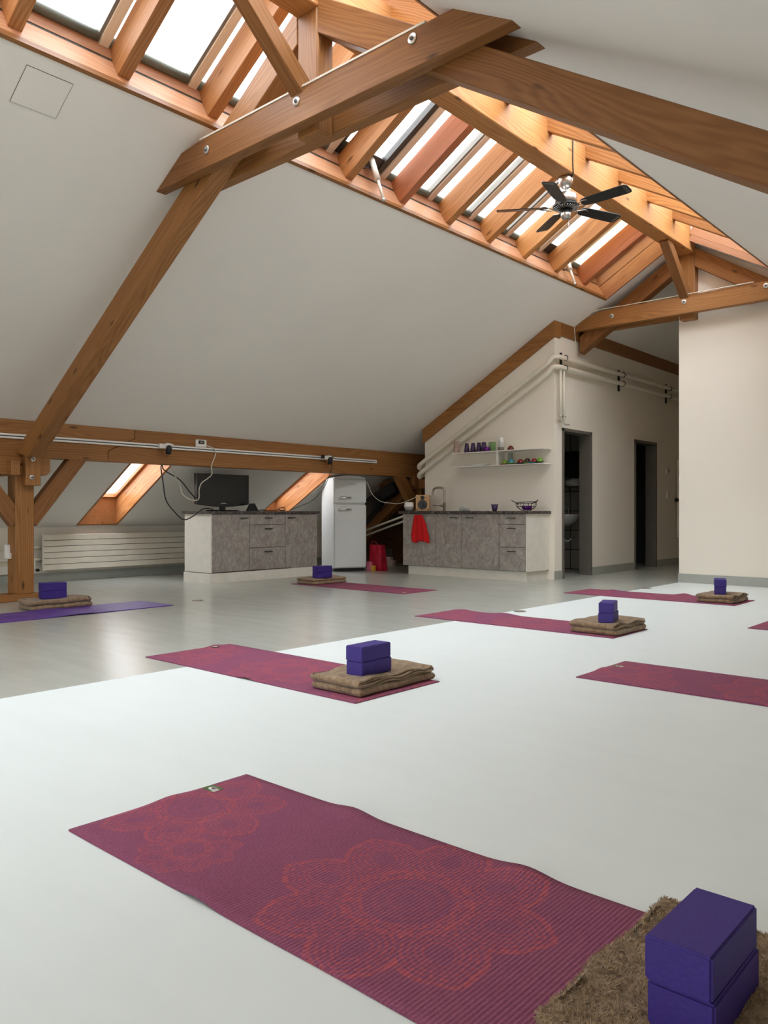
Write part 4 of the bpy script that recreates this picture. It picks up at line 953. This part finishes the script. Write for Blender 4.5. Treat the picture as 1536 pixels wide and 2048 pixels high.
tube('cable', [(-8.12, 7.98, 1.66), (-8.13, 8.02, 1.56), (-8.15, 8.0, 1.47), (-8.25, 7.975, 1.263), (-8.3, 7.80, 1.08), (-8.35, 7.62, 1.0), (-8.42, 7.50, 0.94)], 0.005, BLACK, label='thin dark cable hanging from the right spotlight to the sideboard', cat='cable')
tube('cable', [(-8.45, 9.0, 1.47), (-8.35, 9.0, 1.36), (-8.25, 9.0, 1.19), (-8.086, 9.0, 1.078), (-7.9, 9.02, 1.045), (-7.72, 9.03, 1.037), (-7.511, 9.06, 1.10), (-7.41, 9.09, 1.155)], 0.005, CABLE_W, label='pale cable drooping from the fridge top to the birch speaker', cat='cable')
so = empty('power_strip', (-8.30, 3.545, 0.5), label='white power strip fixed to the side of the left post', cat='socket')
box('housing', (-8.335, 3.50, 0.43), (-8.285, 3.544, 0.575), WHITE_PL, so, grain='Z', bevel=0.004); box('plug', (-8.285, 3.505, 0.43), (-8.255, 3.544, 0.49), WHITE_PL, so, bevel=0.004)
box('switch', (-8.36, 3.51, 0.52), (-8.335, 3.54, 0.555), plain('blue_plastic', srgb(40, 44, 90), 0.4), so)

# ==================================================================== SKYLIGHT OPENERS
def opener(y, p0, p1, p2, label):
    t = empty('window_opener', p0, label=label, cat='window opener', group='skylight openers')
    a, b, c = Vector(p0), Vector(p1), Vector(p2)
    tube('housing', [a, a.lerp(b, .5), b], 0.027, WHITE_LAM, t, n=14, spline=False); tube('rod', [b, c], 0.014, CABLE_W, t, n=12, spline=False)
    lathe('end_knob', [(0, 0), (0.019, 0), (0.019, 0.02), (0, 0.02)], Matrix.Translation(c-Vector((0,0,0.015))), STEEL, t, n=12)
    tube('cable', [a+Vector((0, 0.0, -0.02)), a+Vector((0, -0.05, -0.09)), a+Vector((0.0, -0.13, -0.12)), a+Vector((-0.03, -0.17, -0.05))], 0.005, BLACK, t, n=6)
opener(5.2, (-4.939, 5.38, 4.156), (-4.831, 5.35, 3.924), (-4.720, 5.30, 3.707), 'white telescopic window opener hanging from the skylight left of the fan')
opener(8.75, (-4.890, 8.98, 4.034), (-4.835, 8.93, 3.923), (-4.736, 8.86, 3.722), 'white telescopic window opener hanging near the far end of the skylight')

# ==================================================================== CEILING FAN
FX, FY = RX, 6.99
fan = empty('ceiling_fan', (FX, FY, 4.185), label='five-blade black and steel ceiling fan hanging from the ridge beam', cat='fan')
lathe('canopy', [(0.0, 4.185), (0.070, 4.185), (0.074, 4.165), (0.068, 4.12), (0.045, 4.085), (0.018, 4.072), (0.0, 4.072)], Matrix.Translation((FX, FY, 0)), STEEL, fan, n=28)
tube('down_rod', [(FX, FY, 4.08), (FX, FY, 4.02)], 0.013, STEEL, fan, spline=False, n=12)
lathe('motor_housing', [(0.0, 4.035), (0.05, 4.032), (0.09, 4.02), (0.105, 4.0), (0.108, 3.93), (0.10, 3.925), (0.0, 3.925)], Matrix.Translation((FX, FY, 0)), STEEL, fan, n=36)
bm = bmesh.new(); lathe_bm(bm, [(0.0, 3.925), (0.100, 3.925), (0.130, 3.905), (0.125, 3.885), (0.06, 3.872), (0.0, 3.872)], 36)
vp = finish('vent_plate', bm, Matrix.Translation((FX, FY, 0)), BLACK_MET, fan)
bm = bmesh.new()
for i in range(30):
    a = 2*math.pi*i/30; tube_bm(bm, [(FX+0.065*math.cos(a), FY+0.065*math.sin(a), 3.871), (FX+0.122*math.cos(a+.12), FY+0.122*math.sin(a+.12), 3.882)], 0.0032, 5)
finish('vent_ribs', bm, Matrix.Identity(4), ZINC, vp)
lathe('switch_housing', [(0.0, 3.872), (0.046, 3.872), (0.048, 3.82), (0.050, 3.80), (0.040, 3.782), (0.0, 3.78)], Matrix.Translation((FX, FY, 0)), STEEL, fan, n=28)
tube('pull_chain', [(FX+0.03, FY, 3.79), (FX+0.03, FY, 3.62)], 0.003, STEEL, fan, spline=False, n=6)
for kk in range(5):
    a = math.radians(-3+72*kk)
    Mb = Matrix.Translation((FX, FY, 3.885)) @ Matrix.Rotation(a, 4, 'Z')
    bm = bmesh.new()
    for s_ in (-1, 1): tube_bm(bm, cat([(0.09, s_*0.012, 0.0), (0.13, s_*0.018, -0.012), (0.165, s_*0.035, -0.006), (0.21, s_*0.045, 0.004), (0.25, s_*0.03, 0.004)], 4), 0.006, 6)
    arm = finish('blade_arm', bm, Mb, BRONZE, fan)
    Mt = Mb @ Matrix.Rotation(math.radians(-13), 4, 'X')
    out = [(0.17, -0.035), (0.20, -0.055), (0.26, -0.064), (0.60, -0.072), (0.655, -0.066), (0.668, -0.05), (0.672, 0.04), (0.66, 0.062), (0.62, 0.070), (0.26, 0.064), (0.20, 0.055), (0.17, 0.035)]
    bm = bmesh.new(); A = [bm.verts.new((x, y, 0.002)) for x, y in out]; B = [bm.verts.new((x, y, 0.009)) for x, y in out]
    bm.faces.new(A); bm.faces.new(B[::-1])
    for i in range(len(out)): bm.faces.new((A[i], A[(i+1) % len(out)], B[(i+1) % len(out)], B[i]))
    bl = finish('blade', bm, Mt, BLADE, fan)
    bm = bmesh.new()
    for xx in (0.632, 0.648): tube_bm(bm, [(xx-0.10*abs(y)**1.2, y, 0.0015) for y in [-0.05+0.01*i for i in range(11)]], 0.0012, 4)
    finish('tip_stripe', bm, Mt, ZINC, bl)
tube('cable', [(RX+0.108, 6.93, 4.50), (RX+0.108, 6.93, 4.30), (RX+0.106, 6.94, 4.20), (RX+0.09, 6.96, 4.178), (RX+0.04, 6.98, 4.15)], 0.006, BLACK, label='dark cable running down the ridge beam to the ceiling fan', cat='cable')

# ==================================================================== STORED THINGS IN THE DARK CORNER
bg_ = empty('gift_bag', (-8.30, 9.12, 0), label='crimson patterned bag on the floor beside the fridge', cat='bag')
bm = bmesh.new()
q0 = [(-8.42, 9.10), (-8.14, 9.10), (-8.14, 9.24), (-8.42, 9.24)]; q1 = [(-8.41, 9.12), (-8.18, 9.12), (-8.18, 9.21), (-8.41, 9.21)]
A = [bm.verts.new((x, y, 0.0)) for x, y in q0]; B = [bm.verts.new((x, y, 0.40)) for x, y in q1]
bm.faces.new(A)
for i in range(4): bm.faces.new((A[i], A[(i+1) % 4], B[(i+1) % 4], B[i]))
bm.faces.new(B[::-1])
bmesh.ops.subdivide_edges(bm, edges=bm.edges[:], cuts=6, use_grid_fill=True)
for v_ in bm.verts: v_.co += Vector((0, 0.012, 0))*mnoise.noise(v_.co*14)
finish('sack', bm, Matrix.Identity(4), REDBAG, bg_)
bm = bmesh.new(); tube_bm(bm, cat([(-8.36, 9.115, 0.39), (-8.35, 9.11, 0.44), (-8.28, 9.105, 0.45), (-8.23, 9.115, 0.39)], 5), 0.005, 6); finish('strap', bm, Matrix.Identity(4), REDBAG, bg_)
bm = bmesh.new(); bxb(bm, (-8.395, 9.03, 0.0), (-8.30, 9.075, 0.14)); 
for v_ in bm.verts:
    if v_.co.z > .1: v_.co.x += -0.02; v_.co.y += 0.02
finish('paper_bag', bm, Matrix.Identity(4), PINK, label='small pink paper bag in front of the crimson bag', cat='bag', bevel=0.006)
box('cardboard_tube', (-8.27, 9.0, 0), (-8.22, 9.05, 0.085), YEL, grain='Z', bevel=0.004, label='small yellow box standing on the floor near the pink bag', cat='box')
for i, (x0, x1, z0, z1) in enumerate(((-9.02, -8.72, 0.0, 0.055), (-9.02, -8.71, 0.057, 0.10), (-9.0, -8.76, 0.102, 0.155))):
    box('flat_box', (x0, 10.02, z0), (x1, 10.09, z1), CARD, bevel=0.003, label='pale flat box in the dark corner, %s of its stack' % ('bottom', 'middle', 'top')[i], cat='box', group='flat boxes in the storage corner')
box('storage_box', (-9.06, 10.03, 0.157), (-8.74, 10.09, 0.29), DARKBOX, bevel=0.004, label='dark box on top of the pale flat boxes', cat='box')
for i, (o0, o1) in enumerate((((-9.70, 9.72, 0.70), (-8.45, 9.75, 1.33)), ((-9.70, 9.45, 0.10), (-8.62, 9.50, 1.10)))):
    M = axisM(o0, o1); bm = bmesh.new(); L = (Vector(o1)-Vector(o0)).length; bxb(bm, (0, -0.02, -0.09), (L, 0.16, 0.09))
    finish('storage_board', bm, M, BLACK, bevel=0.01, label='black long panel stowed under the roof slope, %s one' % ('rear' if i == 0 else 'front'), cat='panel', group='black panels stowed under the slope')
for i, y in enumerate((9.72, 9.85)):
    tube('stored_pole', [(-9.7, y, 0.42-0.06*i), (-7.75, y, 0.98-0.05*i)], 0.018, WHITE_MET, spline=False, label='grey pole leaning in the dark corner left of the kitchen, %s' % ('upper' if i == 0 else 'lower'), cat='pole', group='poles in the storage corner')

# ==================================================================== YOGA MATS
def lift(x, y, bumps):
    z = 0.0
    for bx, by, sx, sy, h in bumps: z += h*math.exp(-((x-bx)/sx)**2-((y-by)/sy)**2)
    return z
def yoga_mat(x0, y0, L, W, mat, label, cat_='yoga mat', rot=0.0, bumps=(), group=None, seed=0, logo=None):
    """local x along the length, y across"""
    M = Matrix.Translation((x0, y0, 0)) @ Matrix.Rotation(rot, 4, 'Z')
    root = empty('yoga_mat', M, label=label, cat=cat_, group=group)
    nx, ny = 90, 24; bm = bmesh.new(); top = []; bot = []
    for i in range(nx+1):
        r1, r2 = [], []
        for j in range(ny+1):
            x = L*i/nx; y = W*j/ny
            xx = x+0.003*mnoise.noise(Vector((y*3, seed, 0)))*(1 if i in (0, nx) else 0)
            yy = y+(0.004*mnoise.noise(Vector((x*2.5, seed+5, 0))) if j in (0, ny) else 0)
            z = lift(x, y, bumps)
            r1.append(bm.verts.new((xx, yy, 0.0052+z))); r2.append(bm.verts.new((xx, yy, 0.0006+z)))
        top.append(r1); bot.append(r2)
    for i in range(nx):
        for j in range(ny):
            bm.faces.new((top[i][j], top[i+1][j], top[i+1][j+1], top[i][j+1])).smooth = True
            bm.faces.new((bot[i][j], bot[i][j+1], bot[i+1][j+1], bot[i+1][j]))
    for i in range(nx):
        bm.faces.new((bot[i][0], bot[i+1][0], top[i+1][0], top[i][0])); bm.faces.new((top[i][ny], top[i+1][ny], bot[i+1][ny], bot[i][ny]))
    for j in range(ny):
        bm.faces.new((top[0][j], top[0][j+1], bot[0][j+1], bot[0][j])); bm.faces.new((bot[nx][j], bot[nx][j+1], top[nx][j+1], top[nx][j]))
    finish('sheet', bm, M, mat, root)
    if logo:
        lx, ly = logo; z = 0.0056+lift(lx, ly, bumps)
        bm = bmesh.new(); bxb(bm, (lx-0.03, ly-0.022, z-0.0002), (lx+0.03, ly+0.022, z+0.0006))
        lg = finish('brand_tag', bm, M, GREEN_TAG, root, label='small green tag with a white oval emblem')
        lathe('emblem_disc', [(0, 0), (1, 0), (1, 0.0004), (0, 0.0004)], M @ Matrix.Translation((lx+0.003, ly+0.0, z+0.0006)) @ Matrix.Diagonal((0.019, 0.014, 1, 1)), WHITE_PL, lg, n=28)
        bm = bmesh.new()
        for k_ in range(-3, 4):
            tube_bm(bm, [(lx+0.003-0.009, ly, z+0.0012), (lx+0.003+0.004*math.cos(k_*.4), ly+0.0027*k_, z+0.0012), (lx+0.003+0.009*math.cos(k_*.35), ly+0.0022*k_, z+0.0012)], 0.0006, 4)
        finish('emblem_leaves', bm, M, BLACK, lg)
        bm = bmesh.new(); bxb(bm, (lx+0.016, ly-0.02, z+0.0002), (lx+0.032, ly+0.006, z+0.0011)); finish('tag_label', bm, M, CARD, lg)
    return root
GREEN_TAG = plain('green_tag', srgb(70, 96, 40), 0.5, vary=0.15)
G = 'plum yoga mats laid out in rows'
def edge(b, h=0.012, s=0.05): return b
yoga_mat(-2.177, 1.094, 1.83, 0.64, PLUM, 'large plum yoga mat in the foreground with red flower print', bumps=((0.02, 0.33, 0.05, 0.06, 0.008), (0.62, 0.0, 0.06, 0.05, 0.009), (0.78, 0.0, 0.05, 0.04, -0.0), (0.52, 0.64, 0.07, 0.06, 0.012), (1.12, 0.64, 0.07, 0.05, 0.013)), group=G, seed=1, logo=(0.032, 0.475))
yoga_mat(-4.417, 2.72, 1.815, 0.65, PLUM, 'plum yoga mat in the middle with its blanket on the near right end', bumps=((1.0, 0.0, 0.05, 0.04, 0.012), (0.0, 0.52, 0.04, 0.05, 0.010)), group=G, seed=2, logo=(0.034, 0.50))
yoga_mat(-4.40, 5.35, 1.84, 0.60, PLUM, 'plum yoga mat in the second row, behind the middle mat', bumps=((0.55, 0.60, 0.1, 0.06, 0.014), (0.10, 0.60, 0.08, 0.05, 0.01)), group=G, seed=3)
yoga_mat(-4.41, 7.99, 1.84, 0.62, PLUM, 'farthest plum yoga mat on the right in front of the studio wall', bumps=((1.12, 0.62, 0.08, 0.05, 0.022), (0.3, 0.62, 0.05, 0.05, 0.012)), group=G, seed=4)
yoga_mat(-2.112, 3.96, 1.83, 0.62, PLUM, 'plum yoga mat at the right edge, bare end towards the middle', bumps=((0.0, 0.3, 0.05, 0.06, 0.006),), group=G, seed=5, logo=(0.04, 0.44))
yoga_mat(-2.0, 6.52, 1.83, 0.62, PLUM, 'plum yoga mat whose tip just shows at the right edge of the picture', group=G, seed=6)
yoga_mat(-7.52, 6.70, 1.855, 0.60, PLUM, 'plum yoga mat in front of the fridge', bumps=(), group=G, seed=7, logo=(1.77, 0.10))
yoga_mat(-6.655, 2.55, 1.86, 0.59, VIOLET, 'violet yoga mat on the left in front of the wooden post', rot=math.pi/2, bumps=((0.45, 0.3, 0.12, 0.1, 0.012), (0.85, 0.5, 0.15, 0.2, 0.012), (1.2, 0.15, 0.1, 0.1, 0.008), (0.9, 0.0, 0.2, 0.05, 0.010)), seed=8)

# ==================================================================== BLANKETS
def bundle_profile(x0, x1, z0, z1, lobes, notch=0.022, left_lobes=1):
    h = z1-z0; pts = []; r = h/2
    def lob(xe, n, sgn, za, zb):
        out = []; hh = (zb-za)/n
        for j in range(n):
            c = za+hh*(j+0.5)
            for k in range(7):
                a = -math.pi/2+math.pi*k/6
                out.append((xe-sgn*hh*0.5+sgn*math.cos(a)*hh*0.5*(1.0 if n == 1 else 1.0), c+math.sin(a)*hh*0.5, j))
            if j < n-1: out.append((xe-sgn*(hh*0.5+notch), za+hh*(j+1), j))
        return out
    nseg = 16
    for i in range(nseg+1): pts.append((x0+r+(x1-x0-2*r)*i/nseg, z0, -1))
    pts += lob(x1, lobes, 1, z0, z1)
    for i in range(nseg+1): pts.append((x1-r-(x1-x0-2*r)*i/nseg, z1, -1))
    L = lob(x0, left_lobes, -1, z0, z1); L.reverse(); pts += L
    return pts
def blanket(L, W, z, h, M, label, lobes=(1, 4), seed=0, pile=False, rough_amp=1.0, skew=0.0):
    """local x: folded edge (x=0) to layered edge (x=L); local y: width"""
    root = empty('folded_blanket', M @ Matrix.Translation((L/2, W/2, z)), label=label, cat='blanket', group='brown folded blankets on the mats')
    bm = bmesh.new(); hb = h/2; ny = 44
    for b in range(2):
        z0 = z+b*hb+0.0005; z1 = z0+hb*0.985
        xa, xb = (0.0+0.012*(1-b), L-0.012*b)
        prof = bundle_profile(xa, xb, z0, z1, lobes[b])
        zm = (z0+z1)/2; rr = hb*0.55; rings = []
        for j in range(ny+1):
            t = j/ny
            # cluster rows near the ends
            tt = 0.5-0.5*math.cos(math.pi*t); y = W*tt
            d = min(y, W-y); s_ = math.sqrt(max(0.0, 1-(1-min(1, d/rr))**2)) if d < rr else 1.0
            s_ = max(s_, 0.03); ring_ = []
            for (x, zz, lb) in prof:
                px_ = x; 
                if d < rr: px_ = L/2+(x-L/2)*(1-(1-s_)*rr*0.6/(L/2))
                pz = zm+(zz-zm)*s_
                px_ += 0.014*mnoise.noise(Vector((y*6, seed+b*3+ (lb if lb >= 0 else 0)*1.7, x*2)))*(1.4 if lb >= 0 else 0.5)
                top = (pz-z)/h
                pz += top*(0.011*rough_amp*mnoise.noise(Vector((x*5, y*5, seed)))+ 0.003*mnoise.noise(Vector((x*15, y*15, seed+3))))
                if lb >= 0 and x > L/2 and lobes[b] > 1: pz += 0.006*math.sin(y*24+lb*0.8+seed)*min(1, d/0.05)
                yy = y+0.008*mnoise.noise(Vector((x*6, b*2.0+seed, 0)))+skew*x
                ring_.append(bm.verts.new((px_, yy, max(pz, z+0.001))))
            rings.append(ring_)
        n = len(prof)
        for A, B in zip(rings, rings[1:]):
            for i in range(n): bm.faces.new((A[i], A[(i+1) % n], B[(i+1) % n], B[i])).smooth = True
        bm.faces.new(rings[0]); bm.faces.new(rings[-1])
    bmesh.ops.recalc_face_normals(bm, faces=bm.faces)
    if pile:
        fib = bmesh.new(); rnd = random.Random(5)
        faces = [f for f in bm.faces if f.calc_area() < 0.01 and (f.calc_center_median().z > z+0.004)]
        areas = [f.calc_area() for f in faces]; 
        picks = rnd.choices(faces, weights=areas, k=52000)
        for f in picks:
            vs = [v_.co for v_ in f.verts]; a_, b_ = rnd.random(), rnd.random()
            if len(vs) == 4: p = vs[0].lerp(vs[1], a_).lerp(vs[3].lerp(vs[2], a_), b_)
            else: p = f.calc_center_median()
            nrm = f.normal
            cl = Vector((mnoise.noise(p*38), mnoise.noise(p*38+Vector((9,0,0))), 0.25*mnoise.noise(p*38+Vector((0,9,0)))))
            d = (nrm*0.55+cl*1.5+Vector((rnd.uniform(-.35,.35), rnd.uniform(-.35,.35), rnd.uniform(-.1,.35)))).normalized()
            ln = rnd.uniform(0.004, 0.0085); w_ = rnd.uniform(0.0005, 0.0009)
            sd = d.cross(Vector((rnd.uniform(-1,1), rnd.uniform(-1,1), rnd.uniform(-1,1)))).normalized()*w_
            if p.z+d.z*ln < z+0.001: continue
            mid = p+d*ln*0.6+cl*0.0012
            v0 = fib.verts.new(p-sd); v1 = fib.verts.new(p+sd); v2 = fib.verts.new(mid+sd*0.8); v3 = fib.verts.new(mid-sd*0.8); v4 = fib.verts.new(p+d*ln+cl*0.003)
            fib.faces.new((v0, v1, v2, v3)); fib.faces.new((v3, v2, v4))
        me = bpy.data.meshes.new('pile'); fib.to_mesh(me); fib.free(); me.materials.append(FIBRE)
        po = bpy.data.objects.new('pile', me); COL.objects.link(po); po.parent = root; po.matrix_local = WM[root.name].inverted() @ M; po['kind'] = 'stuff'
    me = bpy.data.meshes.new('fabric'); bm.to_mesh(me); bm.free(); me.materials.append(FLEECE)
    o = bpy.data.objects.new('fabric', me); COL.objects.link(o); o.parent = root; o.matrix_local = WM[root.name].inverted() @ M
    WM[o.name] = M.copy()
    return root
def TM(x, y, rot=0.0): return Matrix.Translation((x, y, 0)) @ Matrix.Rotation(rot, 4, 'Z')
blanket(0.37, 0.55, 0.006, 0.048, TM(-0.712, 1.185), 'large fluffy brown blanket in the foreground under the biggest purple blocks', seed=1, pile=True)
blanket(0.365, 0.60, 0.006, 0.078, TM(-3.01, 2.80), 'folded brown blanket on the middle plum mat', seed=2)
blanket(0.39, 0.53, 0.006, 0.082, TM(-2.955, 5.42), 'folded brown blanket on the second-row mat behind the middle mat', seed=3)
blanket(0.38, 0.47, 0.006, 0.078, TM(-2.985, 8.08), 'folded brown blanket on the farthest mat near the studio wall', seed=4)
blanket(0.34, 0.58, 0.006, 0.078, TM(-7.50, 6.76), 'folded brown blanket on the mat in front of the fridge', lobes=(1, 1), seed=5)
blanket(0.60, 0.31, 0.003, 0.092, TM(-7.20, 3.27, math.pi/2) @ Matrix.Translation((0, 0, 0)), 'brown blanket rolled loosely beside the violet mat', lobes=(1, 1), seed=6)

# ==================================================================== FOAM BLOCKS
def block(x, y, z, rot, label):
    bm = bmesh.new(); bxb(bm, (-0.0555, -0.115, 0), (0.0555, 0.115, 0.0745))
    finish('yoga_block', bm, Matrix.Translation((x, y, z)) @ Matrix.Rotation(rot, 4, 'Z'), PURPLE, bevel=0.004, seg=3, label=label, cat='yoga block', group='purple foam yoga blocks')
def pair(x, y, z, where, r1=0.0, r2=0.0, dx=0.0, dy=0.0):
    block(x, y, z, r1, 'lower purple foam block %s' % where)
    block(x+dx, y+dy, z+0.0752, r2, 'upper purple foam block %s' % where)
pair(-0.500, 1.402, 0.0525, 'on the foreground blanket', 0.004, 0.0, -0.003, -0.003)
pair(-2.770, 3.00, 0.084, 'on the blanket of the middle mat', 0.03, 0.045, -0.001, -0.004)
pair(-2.715, 5.60, 0.087, 'on the blanket of the second-row mat', 0.28, 0.33, 0.0, -0.004)
pair(-2.80, 8.27, 0.084, 'on the blanket of the farthest mat', 0.33, 0.36, 0.0, 0.0)
pair(-7.215, 6.945, 0.084, 'on the blanket in front of the fridge', -0.13, -0.11, 0.0, 0.0)
pair(-7.355, 3.54, 0.092, 'on the blanket beside the violet mat', -0.21, -0.23, 0.0, 0.0)

# floor sockets
for x, y, nm in ((-6.859, 4.826, 'grey floor left of the middle'), (-3.897, 6.253, 'seam behind the middle mats'), (-3.944, 9.133, 'seam near the studio wall')):
    lathe('floor_cover', [(0, 0.0), (0.055, 0.0), (0.055, 0.003), (0.05, 0.004), (0, 0.004)], Matrix.Translation((x, y, 0.0)), BRONZE, n=24,
          label='small round metal floor cover on the %s' % nm, cat='floor cover', group='round floor covers')
